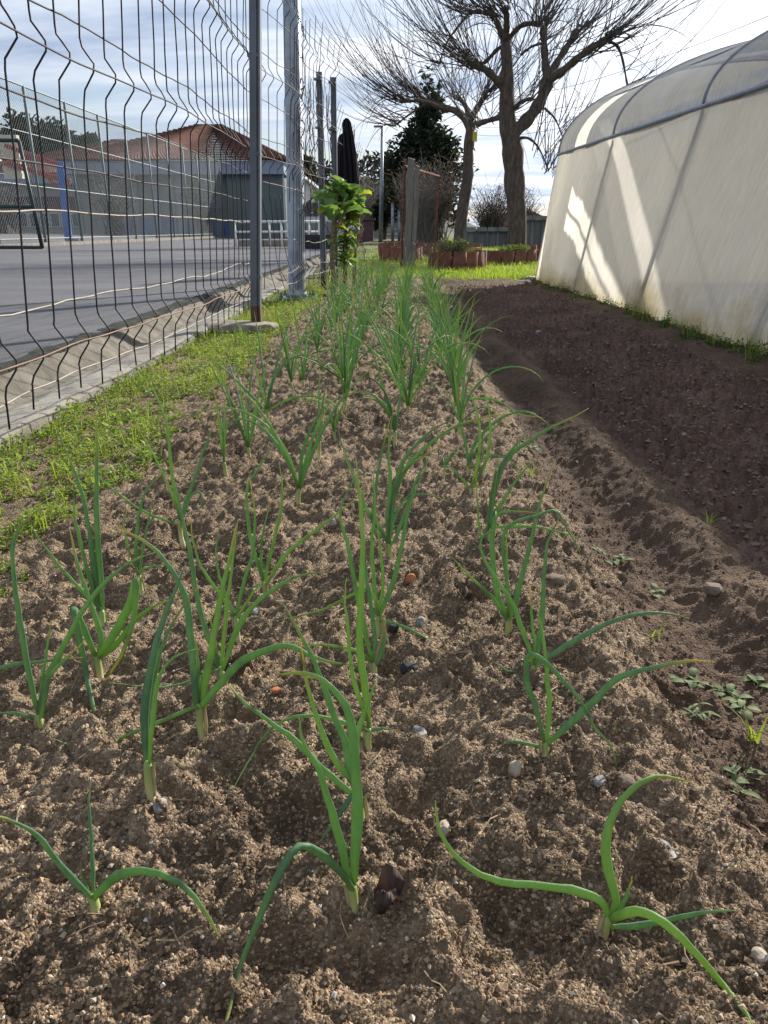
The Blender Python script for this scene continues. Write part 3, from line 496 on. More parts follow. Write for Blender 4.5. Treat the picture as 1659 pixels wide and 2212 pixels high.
for row, (x0, nm, anchor) in enumerate(((-.47, 'row nearest the fence', 'the one with a dry side leaf'), (-.25, 'second row from the fence', 'the bushy fan-leaved one'), (-.03, 'centre row', 'the two bushy ones'), (.2, 'row by the furrow', 'the dense one before the far clump'))):
    y = (4.15, 3.1, 3.25, 3.0)[row]; k = 0
    while y < 9.5:
        x = x0 + .022 * (y - 1) + random.gauss(0, .018)
        if y < 6.3: lb, gp = '%s onion behind %s, %s' % (ORD[k], anchor, nm), OG
        else: lb = 'green onion crowded at the far end of the %s' % nm; gp = 'onions crowded at the far end of the %s' % nm
        free_onion(x, y, lb, random.randint(5, 8), random.uniform(.30, .43), .0046, 5, 8, int(y * 100) + row, gp); k += 1; y += random.uniform(.15, .27) if y < 6 else random.uniform(.18, .32)
# ------------------------------------------------------------------ wire fence
M_wire = pmat('dark_fence_wire', (.022, .023, .032), (.035, .03, .028), rough=.6, scale=14, spec=.2)
M_rail = pmat('pale_fence_rail', (.36, .33, .28), (.24, .18, .14), rough=.6, scale=9, spec=.3)  # pale tone for some of the fence rails
M_brown_rail = pmat('brown_fence_rail', (.085, .065, .058), (.05, .042, .042), rough=.7, scale=9, spec=.2)
M_rust = pmat('rusty_fence_rail', (.25, .155, .105), (.15, .09, .06), rough=.7, scale=12)
M_steel = pmat('grey_painted_steel', (.13, .15, .18), (.095, .105, .125), rough=.45, scale=5, spec=.5, bump=.1, bscale=30)
M_rustp = pmat('rusted_steel_foot', (.13, .065, .04), (.09, .07, .06), rough=.85, scale=18)
M_galv = pmat('galvanised_steel', (.27, .30, .34), (.19, .215, .25), rough=.42, scale=7, metal=.55, spec=.5, lo=.42, hi=.58)
FOLDS = (.30, 1.13, 1.66, 2.18)
def fence_x(Y): return np.interp(Y, [0, 2.0, 5.45, 7.2, 9.2, 14.5], [-1.07, -1.06, -1.0, -.90, -.74, -.55])
def fold(z):
    return sum(.047 * np.clip(1 - abs(z - f) / .066, 0, 1) for f in FOLDS)
def wire_pts(Y, z0, z1, dx, rs, wig=.004):
    zs = sorted(set([z0, z1] + [z for f in FOLDS for z in (f - .085, f - .06, f - .012, f + .012, f + .06, f + .085)] + list(np.arange(.05, 2.5, .16)))); zs = [z for z in zs if z0 <= z <= z1]
    return [np.array((fence_x(Y) + fold(z) + dx(Y, z) + rs.uniform(-wig, wig) * .5, Y + rs.uniform(-wig, wig) + .012 * math.sin(z * 3 + Y * 5), z)) for z in zs]
def panel(name, label, y0, y1, step, ztop, dx, rails, seed, skip=(), cut=None, rr=.0030):
    rs = random.Random(seed); root = thing(name, (fence_x((y0 + y1) / 2), (y0 + y1) / 2, 0), label, 'fence', 'welded wire panels of the yard fence'); y = y0 + step * .4
    while y < y1 - .02:
        lo, hi = .13 + rs.uniform(-.015, .01), ztop(y)
        if cut: lo, hi = cut(y, lo, hi)
        if lo is not None:
            mb = MB(); mb.tube(wire_pts(y, lo, hi, dx, rs), rr, 5); mb.build('wire', M_wire, root, True)
        y += step * rs.uniform(.9, 1.1)
    for z, m, wv, ya, yb in rails:
        ya = max(ya, y0); yb = min(yb, y1); Y = np.linspace(ya, yb, max(8, int((yb - ya) / .09))); zz_ = z + wv * (fbm(Y * 1.3, Y * 0 + z * 7, 3, seed)) 
        P = np.stack([np.array([fence_x(a) + fold(z) + dx(a, b) for a, b in zip(Y, zz_)]) - .004, Y, zz_], 1); mb = MB(); mb.tube(P, rr * 1.0, 5); mb.build('rail', m, root, True)
    return root
panel('wire_fence', 'near welded wire fence panel with bent wires, left of the first steel post', .9, 5.5, .163, lambda y: 2.42, lambda y, z: .052 * z + .025 * math.sin(y * 1.7 + z * 1.1) + .03 * (z < .7) * (.7 - z) * math.sin(y * 2.2),
      [(.20, M_rail, .03, 0, 99), (.30, M_rust, .02, 0, 99), (.43, M_rail, .035, 0, 99), (.70, M_rail, .02, 0, 99), (.83, M_brown_rail, .02, 0, 99), (1.0, M_brown_rail, .02, 0, 99), (1.13, M_brown_rail, .015, 0, 99), (1.25, M_wire, .03, 0, 99), (1.50, M_wire, .02, 0, 99), (1.66, M_wire, .01, 0, 99), (1.78, M_wire, .02, 0, 99), (2.05, M_wire, .02, 0, 99), (2.3, M_wire, .02, 0, 99)], 3)
def cut2(y, lo, hi):
    if y < 6.9: return (.95 + .12 * math.sin(y * 9), hi)
    return lo, hi
panel('wire_fence', 'torn second wire fence panel between the first steel post and the twin posts', 5.52, 9.15, .19, lambda y: 2.45 + .06 * math.sin(y * 7), lambda y, z: .045 * z + .05 * sst(7.5, 9, np.float64(y)) * math.sin(z * 2.3) + .12 * float(sst(8, 9.2, np.float64(y))) * max(0, z - 1.6) + .04 * math.sin(y * 3),
      [(.22, M_rail, .06, 6.6, 99), (.32, M_rust, .04, 6.3, 99), (.55, M_rail, .08, 6.9, 99), (.82, M_brown_rail, .05, 7, 99), (.97, M_rust, .03, 6.0, 99), (1.13, M_wire, .02, 0, 99), (1.25, M_wire, .03, 0, 99), (1.5, M_wire, .03, 0, 99), (1.66, M_wire, .02, 0, 99), (1.8, M_wire, .03, 0, 99), (2.05, M_wire, .03, 0, 99), (2.3, M_wire, .04, 0, 99)], 5, cut=cut2)
panel('wire_fence', 'far sagging wire fence panel behind the leafy kale, with the dark jacket on it', 9.3, 14.2, .15, lambda y: 2.08 - .12 * (y > 10.8) + .03 * math.sin(y * 11), lambda y, z: .09 * math.sin(y * 1.9 + z * 2.4) * (.4 + .5 * abs(z - 1)) + .16 * max(0, z - 1.75),
      [(.22, M_rail, .06, 0, 99), (.32, M_brown_rail, .06, 0, 99), (.6, M_brown_rail, .08, 0, 99), (.9, M_wire, .06, 0, 99), (1.13, M_wire, .05, 0, 99), (1.4, M_wire, .05, 0, 99), (1.66, M_wire, .05, 0, 99), (1.85, M_wire, .05, 0, 99)], 8)
# broken loose wires hanging beside the first post
def hooks(name, label, groups):
    root = thing(name, groups[0][0], label, 'wire')
    for g in groups:
        mb = MB(); mb.tube(curve(g, 14), .0028, 5); mb.build('strand', M_wire, root, True)
fx = -1.0
hooks('loose_wire', 'broken loose fence wires hanging in the hole right of the first steel post', [
    [(fx, 5.62, .62), (fx + .02, 5.75, .66), (fx + .03, 5.8, .60), (fx + .03, 5.85, .5), (fx, 5.95, .33)], [(fx, 5.6, .30), (fx + .03, 5.75, .36), (fx + .02, 5.95, .33), (fx + .05, 6.2, .28)],
    [(fx + .02, 5.9, .95), (fx + .03, 5.95, .7), (fx + .04, 6.0, .45), (fx + .02, 6.02, .22)], [(fx + .02, 6.1, .9), (fx + .05, 6.2, .6), (fx + .03, 6.3, .35), (fx + .07, 6.3, .18)],
    [(fx + .04, 6.4, .92), (fx + .05, 6.45, .62), (fx + .06, 6.5, .4), (fx + .1, 6.55, .2)], [(fx + .04, 6.65, .92), (fx + .06, 6.7, .55), (fx + .05, 6.7, .35), (fx + .12, 6.75, .19)], [(fx + .05, 6.9, .92), (fx + .07, 6.92, .5), (fx + .14, 6.95, .2)]])
# twisted strands and dry tendrils at the top of the second panel
M_vine = pmat('dry_vine', (.16, .13, .10), (.09, .07, .055), rough=.9, scale=20)
vr = thing('dry_vine', (fence_x(8.6), 8.6, .9), 'dry brown vine twisted through the second fence panel', 'vine')
for k in range(9):
    y0_ = random.uniform(7.3, 9.1); P = []; z = random.uniform(.7, 1.4); ph = random.uniform(0, 6)
    for q in range(18): P.append((fence_x(y0_) + .03 * math.sin(q * 1.7 + ph) + .02, y0_ + .05 * math.sin(q * .9 + ph) + .01 * q, z + q * random.uniform(.05, .085)))
    mb = MB(); mb.tube(curve(P, 24), np.linspace(.006, .002, 24), 4); mb.build('tendril', M_vine, vr, True)
# posts
def post(label, x, y, h, w_=.062, lean=(0, 0), name='fence_post', foot=.16):
    root = thing(name, (x, y, -.05), label, 'post')
    mb = MB(); P = [(x, y, foot), (x + lean[0], y + lean[1], h)]
    def sect(a, b, r_):
        a = np.array(a); b = np.array(b); m = MB(); q = w_ / 2; pr = [(-q, -q), (q * .35, -q), (q * .35, -q * .55), (q * .6, -q * .55), (q * .6, -q), (q, -q), (q, q), (-q, q)]
        V = [(p + np.array((u, v, 0))) for p in (a, b) for u, v in pr]; F = [(i, (i + 1) % 8, 8 + (i + 1) % 8, 8 + i) for i in range(8)] + [tuple(range(7, -1, -1)), tuple(range(8, 16))]; return m.add(V, F)
    sect(P[0], P[1], 0).build('shaft', M_steel, root); sect((x, y, -.06), (x, y, foot - .001), 0).build('foot', M_rustp, root)
    for z in (.35, 1.1, 1.65, 2.1):
        if z < h: k = MB(); k.box((x - .01 + lean[0] * z / h, y + .01, z), (w_ * 1.2, w_ * 1.25, .018)); k.build('clamp', M_steel, root)
    return root
g = G(556, 712); post('dark grey steel fence post standing on a lump of concrete', g[0], g[1], 2.4, .066, (.125, 0))
g = G(700, 628); post('thin grey steel post, left of the twin posts behind the kale', g[0], g[1], 2.18, .06, (.0, .1))
post('thin grey steel post, right of the twin posts behind the kale', g[0] + .12, g[1] + .18, 2.16, .06, (.015, .1))
# concrete lump under the first post
def lump(name, c, size, mat, label, cat, seed, parent=None, sub=3, amp=.25, group=None, flat=.0, rz=0):
    import bmesh
    bm = bmesh.new(); bmesh.ops.create_icosphere(bm, subdivisions=sub, radius=1)
    from mathutils import noise as mn
    for v in bm.verts:
        n = v.co.copy(); k = 1 + amp * mn.noise(n * 1.3 + Vector((seed * 3.1, seed, 0))) + amp * .6 * mn.noise(n * 3.1 + Vector((seed, 7, seed * 2))) + amp * .25 * mn.noise(n * 7 + Vector((3, seed, 1)))
        v.co = n * k; q = .72
        for i in range(3):
            if abs(v.co[i]) > q: v.co[i] = math.copysign(q + (abs(v.co[i]) - q) * .35, v.co[i])
        x, y, z = v.co.x * size[0], v.co.y * size[1], v.co.z * size[2]; v.co = Vector((x * _c(rz) - y * _s(rz), x * _s(rz) + y * _c(rz), z))
    me = bpy.data.meshes.new(name); bm.to_mesh(me); bm.free(); me.materials.append(mat)
    if sub > 2: me.polygons.foreach_set('use_smooth', np.ones(len(me.polygons), bool))
    o = bpy.data.objects.new(name, me); o.location = tuple(float(x) for x in (np.array(c) - parent_loc(parent))); link(o, parent)
    if parent is None: tag(o, label, cat, group)
    return o
M_rock = pmat('concrete_lump', (.30, .26, .20), (.15, .13, .10), rough=.95, scale=9, bump=.8, bscale=30, bdist=.02, detail=6)
g = G(515, 718); lump('concrete_footing', (g[0], g[1] + .12, .005), (.30, .20, .065), M_rock, 'rough stained concrete lump at the foot of the first fence post', 'concrete', 2, sub=4)
# galvanised lamp mast with flange
g = G(640, 648); px0, py0 = g[0], g[1] + .1
mast = thing('floodlight_mast', (px0, py0, 0), 'thick galvanised steel mast bolted to a footing behind the fence', 'mast')
mb = MB(); mb.tube([(px0, py0, .02), (px0, py0, .06), (px0, py0, .10), (px0 + .12, py0, 6)], [.115, .095, .084, .070], 24); mb.build('tube', M_galv, mast, True)
mb = MB(); mb.box((px0, py0, .012), (.36, .36, .02), bev=.004); mb.build('base_plate', M_galv, mast)
for sx_ in (-1, 1):
    for sy_ in (-1, 1):
        mb = MB(); mb.tube([(px0 + sx_ * .14, py0 + sy_ * .14, .01), (px0 + sx_ * .14, py0 + sy_ * .14, .075)], .010, 8); mb.tube([(px0 + sx_ * .14, py0 + sy_ * .14, .024), (px0 + sx_ * .14, py0 + sy_ * .14, .045)], .02, 6); mb.build('bolt', M_steel, mast)
mb = MB(); mb.box((px0, py0, -.08), (.62, .5, .16), rz=.06, bev=.02); mb.build('footing', M_rock, mast)
# dark jacket hung over the far panel
M_cloth = pmat('dark_cloth', (.012, .011, .016), (.02, .018, .024), rough=.9, scale=8, bump=.4, bscale=25, bdist=.02)
j0, j1 = A(724, 375, 11.2), A(772, 375, 11.2); jt = A(748, 262, 11.2)
jr = thing('jacket', ((j0[0] + j1[0]) / 2, 11.2, j0[2]), 'dark jacket hanging over the top of the far fence panel', 'jacket')
def drape(x0, x1, ztop, zbot, yoff, seed, topin, name):
    nu, nv = 16, 18; V = []
    for side in (0, 1):
        for v in range(nv):
            f = v / (nv - 1); a = x0 + (topin[0] - x0) * (1 - f) ** 1.6; b = x1 + (topin[1] - x1) * (1 - f) ** 1.6
            for u in range(nu):
                g_ = u / (nu - 1); x = a + (b - a) * g_; fold_ = .035 * math.sin(g_ * 17 + seed) * f ** .5 + .02 * math.sin(g_ * 31 + f * 3)
                V.append((x, 11.2 + yoff + (-.05 if side == 0 else .05) * (math.sin(min(1, f * 2.5 + .12) * 1.57)) + fold_, ztop + (zbot - ztop) * f + .03 * math.sin(g_ * 9 + seed) * f - .06 * (2 * g_ - 1) ** 2 * (1 - f)))
    q = nu * nv; F = [(s_ * q + v * nu + u, s_ * q + v * nu + u + 1, s_ * q + (v + 1) * nu + u + 1, s_ * q + (v + 1) * nu + u) for s_ in (0, 1) for v in range(nv - 1) for u in range(nu - 1)]
    F += [(u, u + 1, q + u + 1, q + u) for u in range(nu - 1)] + [(v * nu, (v + 1) * nu, q + (v + 1) * nu, q + v * nu) for v in range(nv - 1)] + [(v * nu + nu - 1, (v + 1) * nu + nu - 1, q + (v + 1) * nu + nu - 1, q + v * nu + nu - 1) for v in range(nv - 1)]
    mb = MB(); mb.add(V, F); mb.build(name, M_cloth, jr, True)
drape(j0[0] - .01, j1[0] - .10, jt[2] - .13, j0[2] - .18, 0, 1, (j0[0] + .05, j1[0] - .06), 'body'); drape(j1[0] - .16, j1[0] + .03, jt[2] + .03, j0[2] - .22, -.08, 4, (j1[0] - .19, j1[0] - .07), 'sleeve')

# ------------------------------------------------------------------ kale grown to a small tree
M_kstem = pmat('kale_stem', (.24, .20, .12), (.12, .095, .06), rough=.85, scale=30, stretch=(1, 1, 3), bump=.7, bscale=60)
M_kale = pmat('kale_leaf', (.19, .32, .10), (.11, .21, .065), rough=.5, scale=14, transl=.4, orand=.25, spec=.4)
M_kyel = pmat('kale_leaf_yellow', (.42, .44, .05), (.25, .36, .05), rough=.5, scale=14, transl=.5)
M_kdry = pmat('kale_leaf_dry', (.42, .22, .07), (.3, .14, .05), rough=.8, scale=14, transl=.3)
def big_leaf(root, p, az, el, L, W, mat, rs, name='leaf'):
    nu, nv = 9, 9; V = []
    d = np.array((math.cos(az), math.sin(az), 0.)); s_ = np.array((-math.sin(az), math.cos(az), 0.)); e = el; c = np.array(p, float); ph = rs.uniform(0, 6)
    for v in range(nv):
        f = v / (nv - 1); wd = W * (math.sin(math.pi * min(1, f * .92 + .06)) ** .8) * (1 + .28 * math.sin(f * 21 + ph)); n_ = np.array((0, 0, 1)) * math.cos(e) - d * math.sin(e)
        for u in range(nu):
            g_ = 2 * u / (nu - 1) - 1; ed = abs(g_) ** 2
            V.append(c + s_ * g_ * wd * .5 * (1 + .14 * math.sin(f * 27 + ph + g_)) + n_ * (.26 * wd * abs(g_) - .10 * L * ed * math.sin(f * 16 + g_ * 3 + ph) * .55))
        c = c + (d * math.cos(e) + np.array((0, 0, math.sin(e)))) * L / (nv - 1); e -= rs.uniform(.06, .17)
    F = [(v * nu + u, v * nu + u + 1, (v + 1) * nu + u + 1, (v + 1) * nu + u) for v in range(nv - 1) for u in range(nu - 1)]
    mb = MB(); mb.add(V, F); return mb.build(name, mat, root, True)
def kale(px_base, top, label, rs, nl, W=.17, twigs=10, small=0, thick=.030):
    b = G(*px_base); Y = b[1]; t_ = A(top[0], top[1], Y); root = thing('kale_plant', b, label, 'kale')
    P = curve([b - np.array((0, 0, .05)), b + np.array((.01, 0, .3 * t_[2])), t_ * .4 + b * .6 + np.array((-.015, 0, .05)), t_], 14); mb = MB(); mb.tube(P, np.linspace(thick, thick * .62, 14) * (1 + .1 * np.sin(np.arange(14) * 2.3)), 9); mb.build('trunk', M_kstem, root, True)
    for k in range(twigs):
        a = rs.uniform(0, 6.28); f = rs.uniform(.55, .98); q = b + (t_ - b) * f; l = rs.uniform(.1, .26); d = np.array((math.cos(a) * .45, math.sin(a) * .45, 1)); mb = MB(); mb.tube(curve([q, q + d * l * .5, q + d * l * np.array((1.1, 1.1, 1))], 6), np.linspace(.007, .004, 6), 5); mb.build('twig', M_kdryst, root, True)
    for k in range(nl):
        a = rs.uniform(0, 6.28); q = t_ + np.array((rs.gauss(0, .08), rs.gauss(0, .08), rs.uniform(-.10, .12)))
        big_leaf(root, q, a, rs.uniform(.35, 1.45), rs.uniform(.13, .23), W * rs.uniform(.7, 1.1), M_kyel if k % 9 == 4 else M_kale, rs)
    for k in range(small):
        a = rs.uniform(0, 6.28); q = b + (t_ - b) * rs.uniform(.3, .95); big_leaf(root, q, a, rs.uniform(-.2, .9), rs.uniform(.08, .17), rs.uniform(.06, .11), M_kdry if k % 14 == 3 else (M_kyel if k % 5 == 2 else M_kale), rs)
    return root
M_kdryst = pmat('dry_kale_stub', (.26, .18, .11), (.14, .09, .06), rough=.9, scale=30)
rs = random.Random(5)
kale((720, 645), (722, 462), 'kale plant with a thick bare stem and dry cut stubs, nearest the fence posts', rs, 9, .19, 16, 3, .032)
kale((745, 640), (752, 445), 'kale plant with the broad bright green crown of leaves', rs, 76, .15, 6, 70, .03)
kale((765, 618), (775, 470), 'kale plant with a dark bare stem behind the leafy one', rs, 2, .14, 20, 6, .03)

# ------------------------------------------------------------------ weeds, stones, litter
M_weed = pmat('weed_leaf', (.30, .38, .065), (.16, .24, .045), rough=.6, scale=2.6, transl=.48)
M_weed2 = pmat('grass_blade', (.30, .38, .06), (.20, .29, .05), rough=.6, scale=1.6, transl=.5)
def leaf_cloud(name, P, size, mat, label, seed, up=.5, ratio=.6):
    """P (n,3): one small folded leaf at each point"""
    r = np.random.default_rng(seed); n = len(P); s = size[0] + (size[1] - size[0]) * r.random(n); az = r.random(n) * 6.283; el = r.uniform(-.2, 1.1, n) * up
    d = np.stack([np.cos(az) * np.cos(el), np.sin(az) * np.cos(el), np.sin(el)], 1); sd = np.stack([-np.sin(az), np.cos(az), r.uniform(-.5, .5, n)], 1); up_ = np.cross(d, sd)
    a = P; b = P + d * (s * .5)[:, None] + sd * (s * ratio * .5)[:, None] + up_ * (s * .16)[:, None]; c = P + d * s[:, None]; e = P + d * (s * .5)[:, None] - sd * (s * ratio * .5)[:, None] + up_ * (s * .16)[:, None]
    V = np.stack([a, b, c, e], 1).reshape(-1, 3); i = np.arange(n) * 4; F = np.concatenate([np.stack([i, i + 1, i + 2], 1), np.stack([i, i + 2, i + 3], 1)])
    o = bpy.data.objects.new(name, mesh_np(name, V, F, mat, smooth=False)); link(o); return tag(o, label, kind='stuff')
def blades(name, X, Y, Z, h, w_, mat, label, seed):
    r = np.random.default_rng(seed); n = len(X); a = r.random(n) * 6.283; H = h[0] + (h[1] - h[0]) * r.random(n); ln = H * r.uniform(.15, .8, n); W = w_ * r.uniform(.6, 1.3, n)
    d = np.stack([np.cos(a), np.sin(a), 0 * a], 1); s_ = np.stack([-np.sin(a), np.cos(a), 0 * a], 1); B = np.stack([X, Y, Z], 1); up_ = np.array((0, 0, 1.))
    m = B + d * (ln * .3)[:, None] + up_ * (H * .6)[:, None]; t_ = B + d * ln[:, None] + up_ * H[:, None]
    V = np.stack([B - s_ * W[:, None], B + s_ * W[:, None], m + s_ * (W * .75)[:, None], m - s_ * (W * .75)[:, None], t_], 1).reshape(-1, 3); i = np.arange(n) * 5
    F = np.concatenate([np.stack([i, i + 1, i + 2], 1), np.stack([i, i + 2, i + 3], 1), np.stack([i + 3, i + 2, i + 4], 1)])
    o = bpy.data.objects.new(name, mesh_np(name, V, F, mat, smooth=False)); link(o); return tag(o, label, kind='stuff')
r = np.random.default_rng(77)
def weed_pts(n, x0, x1, y0, y1, thr, sc, seed, edge):
    X = r.uniform(x0, x1, n); Y = y0 * (y1 / y0) ** (r.random(n) ** .75); f = fbm(X / sc, Y / sc, 3, seed) + edge(X, Y); m = f > thr; return X[m], Y[m], f[m]
def wedge(X, Y): return .50 * sst(-.60, -.86, X) - .40 + .22 * sst(2.6, 6, Y) - .6 * (X > -.66 - .05 * np.sin(Y * 3) - .03 * np.sin(Y * 11)) - .2 * sst(1.8, 1.2, Y) + .35 * fbm(X / .45, Y / .45, 2, 305)
wx, wy, wf = weed_pts(120000, -1.245, -.52, 1.15, 10.2, .02, .11, 301, wedge)
wz = hfun(wx, wy, False) + .003 + r.random(len(wx)) ** 1.5 * (.010 + .085 * np.clip(wf, 0, .5))
k_ = r.random(len(wx)) + .5 * fbm(wx / .09, wy / .09, 2, 306)
leaf_cloud('low_weeds', np.stack([wx, wy, wz], 1)[k_ < .55], (.006, .017), M_weed, 'low bright green weeds carpeting the strip beside the kerb', 5, .75, .72)
leaf_cloud('dark_weeds', np.stack([wx, wy, wz], 1)[(k_ >= .55) & (k_ < .86)], (.005, .013), pmat('dull_weed_leaf', (.13, .19, .06), (.08, .125, .045), scale=9, rough=.8, transl=.3), 'darker small-leaved weeds among the bright ones beside the kerb', 15, .6, .6)
leaf_cloud('broad_weeds', np.stack([wx, wy, wz + .012], 1)[k_ > 1.06], (.016, .034), pmat('broad_weed_leaf', (.26, .37, .08), (.17, .27, .06), scale=9, rough=.55, transl=.45), 'broader pale leaves standing out of the weeds beside the kerb', 16, .9, .62)
m = (r.random(len(wx)) < .06) & (fbm(wx / .15, wy / .15, 2, 88) > .05); gx, gy = wx[m], wy[m]; blades('grass_tufts', gx + r.normal(0, .006, len(gx)), gy, hfun(gx, gy, False), (.03, .11), .0014, M_weed2, 'thin grass blades among the weeds beside the kerb', 9)
# weeds along the greenhouse foot and sparse ones in the furrow
def gh_base(Y): return 2.02 - .0328 * (Y - 4.1)
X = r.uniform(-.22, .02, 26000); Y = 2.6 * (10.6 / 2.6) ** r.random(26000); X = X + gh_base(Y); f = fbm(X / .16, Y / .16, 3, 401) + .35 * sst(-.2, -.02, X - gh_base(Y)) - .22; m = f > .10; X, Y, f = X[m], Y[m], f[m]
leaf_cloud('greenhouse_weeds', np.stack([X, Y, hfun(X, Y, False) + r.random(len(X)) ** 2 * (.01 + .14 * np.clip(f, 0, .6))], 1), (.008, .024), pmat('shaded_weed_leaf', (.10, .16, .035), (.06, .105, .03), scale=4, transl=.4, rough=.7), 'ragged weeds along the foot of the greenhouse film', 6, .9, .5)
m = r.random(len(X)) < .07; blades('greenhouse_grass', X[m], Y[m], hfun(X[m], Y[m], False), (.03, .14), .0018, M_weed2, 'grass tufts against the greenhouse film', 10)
n = 60000; Y = 10.15 * (30 / 10.15) ** (r.random(n) ** 1.25); X = r.uniform(-1.25, 1, n) + r.random(n) * (Y * .55); m = (fbm(X / .5, Y / .5, 3, 501) > -.30) & ~((Y < 10.9) & (X < 1.5) & (fbm(X / .3, Y / .3, 2, 502) > -.1)); X, Y = X[m], Y[m]
blades('meadow_grass', X, Y, fieldz(X, Y) - .005, (.03, .10), .005, pmat('meadow_blade', (.32, .42, .055), (.22, .32, .045), scale=.9, transl=.5, rough=.6), 'bright sunlit grass of the meadow', 11)
# single weeds in the furrow and on the ridge
def rosette(px_, label, n, L, W, seed, mat=None, grass=False, group=None):
    g = G(*px_, -.04); g = np.array((g[0], g[1], ground(g[0], g[1]))); rs = random.Random(seed); root = thing('weed', g, label, 'weed', group); L *= .62; W *= .72
    for k in range(n):
        a = k * 2.4 + rs.uniform(-.3, .3); el = rs.uniform(.02, .55) if not grass else rs.uniform(.7, 1.4); l = L * rs.uniform(.7, 1.2); d = np.array((math.cos(a), math.sin(a), 0)); s_ = np.array((-math.sin(a), math.cos(a), 0)); V = []; p = g + np.array((rs.gauss(0, 1), rs.gauss(0, 1), rs.random() * .5)) * L * (.45 if not grass else .12); e = el
        for i in range(5):
            f = i / 4; wd = W * (math.sin(math.pi * (.12 + .83 * f)) if not grass else (1 - f * .9)) * .5; V += [p - s_ * wd + np.array((0, 0, .25 * wd)), p, p + s_ * wd + np.array((0, 0, .25 * wd))]; p = p + (d * math.cos(e) + np.array((0, 0, math.sin(e)))) * l / 4; e -= .22
        mb = MB(); mb.add(V, [(i * 3 + j, i * 3 + j + 1, i * 3 + j + 4, i * 3 + j + 3) for i in range(4) for j in range(2)]); mb.build('leaf', mat or M_weed3, root, True)
M_weed3 = pmat('seedling_leaf', (.15, .21, .07), (.09, .14, .05), rough=.7, scale=60, transl=.35, orand=.2)
rosette((1418, 1282), 'pale rosette weed in the furrow, below the clump of chickweed', 7, .035, .016, 1)
rosette((1135, 985), 'pale leafy weed on the bed edge behind the tallest furrow onion', 9, .05, .02, 2)
rosette((1140, 1050), 'yellow-green grass tuft at the bed edge beside the tallest furrow onion', 16, .085, .004, 3, M_weed2, True)
rosette((1280, 1190), 'chickweed clump in the furrow where the folded leaf tip lands', 12, .035, .014, 4)
rosette((1330, 1215), 'chickweed sprig on the right of the furrow clump', 9, .035, .014, 5)
rosette((1525, 1185), 'bright yellow grass sprout on the crest of the ridge', 7, .06, .005, 6, M_weed2, True)
rosette((1410, 1385), 'thin yellow grass sprig in the furrow below the longest onion leaf', 5, .07, .005, 7, M_weed2, True)
rosette((1485, 1465), 'broad pale weed in the furrow beside the brown-tipped onion leaf', 8, .045, .02, 8)
rosette((1565, 1490), 'spreading weed in the furrow at the right, upper of the group', 10, .04, .015, 9)
rosette((1600, 1525), 'spreading weed in the furrow at the right, lower of the group', 9, .04, .017, 10)
rosette((1640, 1480), 'weed cut by the right edge of the picture', 7, .04, .018, 11)
rosette((1510, 1560), 'fine feathery weed at the foot of the bed', 14, .035, .006, 12)
rosette((1620, 1600), 'long-bladed grass weed at the right edge', 8, .09, .006, 13, M_weed2, True)
rosette((1590, 1660), 'drooping weed low on the right edge of the bed', 9, .045, .014, 14)
rosette((1585, 1715), 'wilted pale weed near the lower right corner', 7, .035, .014, 15)
rosette((1300, 1640), 'small sprout beside the second furrow onion', 5, .028, .008, 16, M_weed2)
rosette((1095, 2005), 'tiny seedling in front of the white pebble', 5, .016, .008, 17)
rosette((640, 1960), 'tiny seedling left of the front centre onion', 4, .012, .007, 18)
rosette((1385, 1060), 'small weed in the furrow beside the ridge shadow', 6, .035, .014, 19)
rosette((1250, 1010), 'weed seedling halfway along the furrow', 6, .03, .012, 20)
rosette((1070, 800), 'pale straggling weed between the far onions and the ridge', 12, .06, .02, 21)
rosette((1345, 1230), 'weed with rounded leaves under the chickweed', 6, .03, .014, 22)
# stones and fragments
M_st = pmat('grey_white_stone', (.36, .345, .33), (.095, .09, .095), rough=.9, scale=75, bump=.7, bscale=120, bdist=.003)
M_st2 = pmat('white_stone', (.46, .41, .34), (.27, .22, .16), rough=.85, scale=50, bump=.4, bscale=90, bdist=.002)
M_brick = pmat('brick_chip', (.45, .16, .07), (.32, .11, .05), rough=.95, scale=80, bump=.4, bscale=90, bdist=.002)
M_char = pmat('charcoal', (.018, .017, .017), (.03, .028, .027), rough=.7, scale=60, bump=.6, bscale=90, bdist=.003)
M_bst = pmat('brown_stone', (.20, .15, .11), (.12, .09, .065), rough=.9, scale=40, bump=.5, bscale=80, bdist=.003)
def stone(px_, size, mat, label, seed, name='stone', cat='stone', z=0.): 
    g = G(*px_, z); g = G(*px_, ground(g[0], g[1])); lump(name, (g[0], g[1], g[2] + size[2] * .2), size, mat, label, cat, seed, sub=2, amp=.38, rz=seed * 1.7)
stone((1427, 1850), (.019, .015, .015), M_st, 'largest grey and white stone, on the right of the bed', 1)
stone((348, 1748), (.010, .013, .010), M_st, 'grey and white stone in front of the broad-leaved left onion', 2)
stone((303, 1700), (.010, .009, .008), M_st, 'grey stone hidden behind the broad-leaved left onion stem', 3)
stone((808, 1472), (.010, .010, .012), M_st, 'grey stone at the foot of the torn-leaved centre onion', 4)
stone((1111, 1664), (.008, .008, .012), M_st2, 'upright white stone left of the second furrow onion', 5)
stone((1293, 1690), (.010, .008, .007), M_st, 'small grey-white stone right of the second furrow onion', 6)
stone((907, 1585), (.013, .009, .008), M_st, 'grey stone beside the third centre onion', 7)
stone((957, 1795), (.009, .008, .012), M_st2, 'pale pointed stone by the curled tip of the lower right onion leaf', 8)
stone((1112, 2000), (.009, .008, .009), M_st2, 'round white pebble near the bottom centre right', 9)
stone((908, 1347), (.011, .009, .012), M_st, 'grey stone right of the fifth centre onion', 10)
stone((718, 1130), (.010, .008, .010), M_st, 'grey stone far behind the second-row onions', 11)
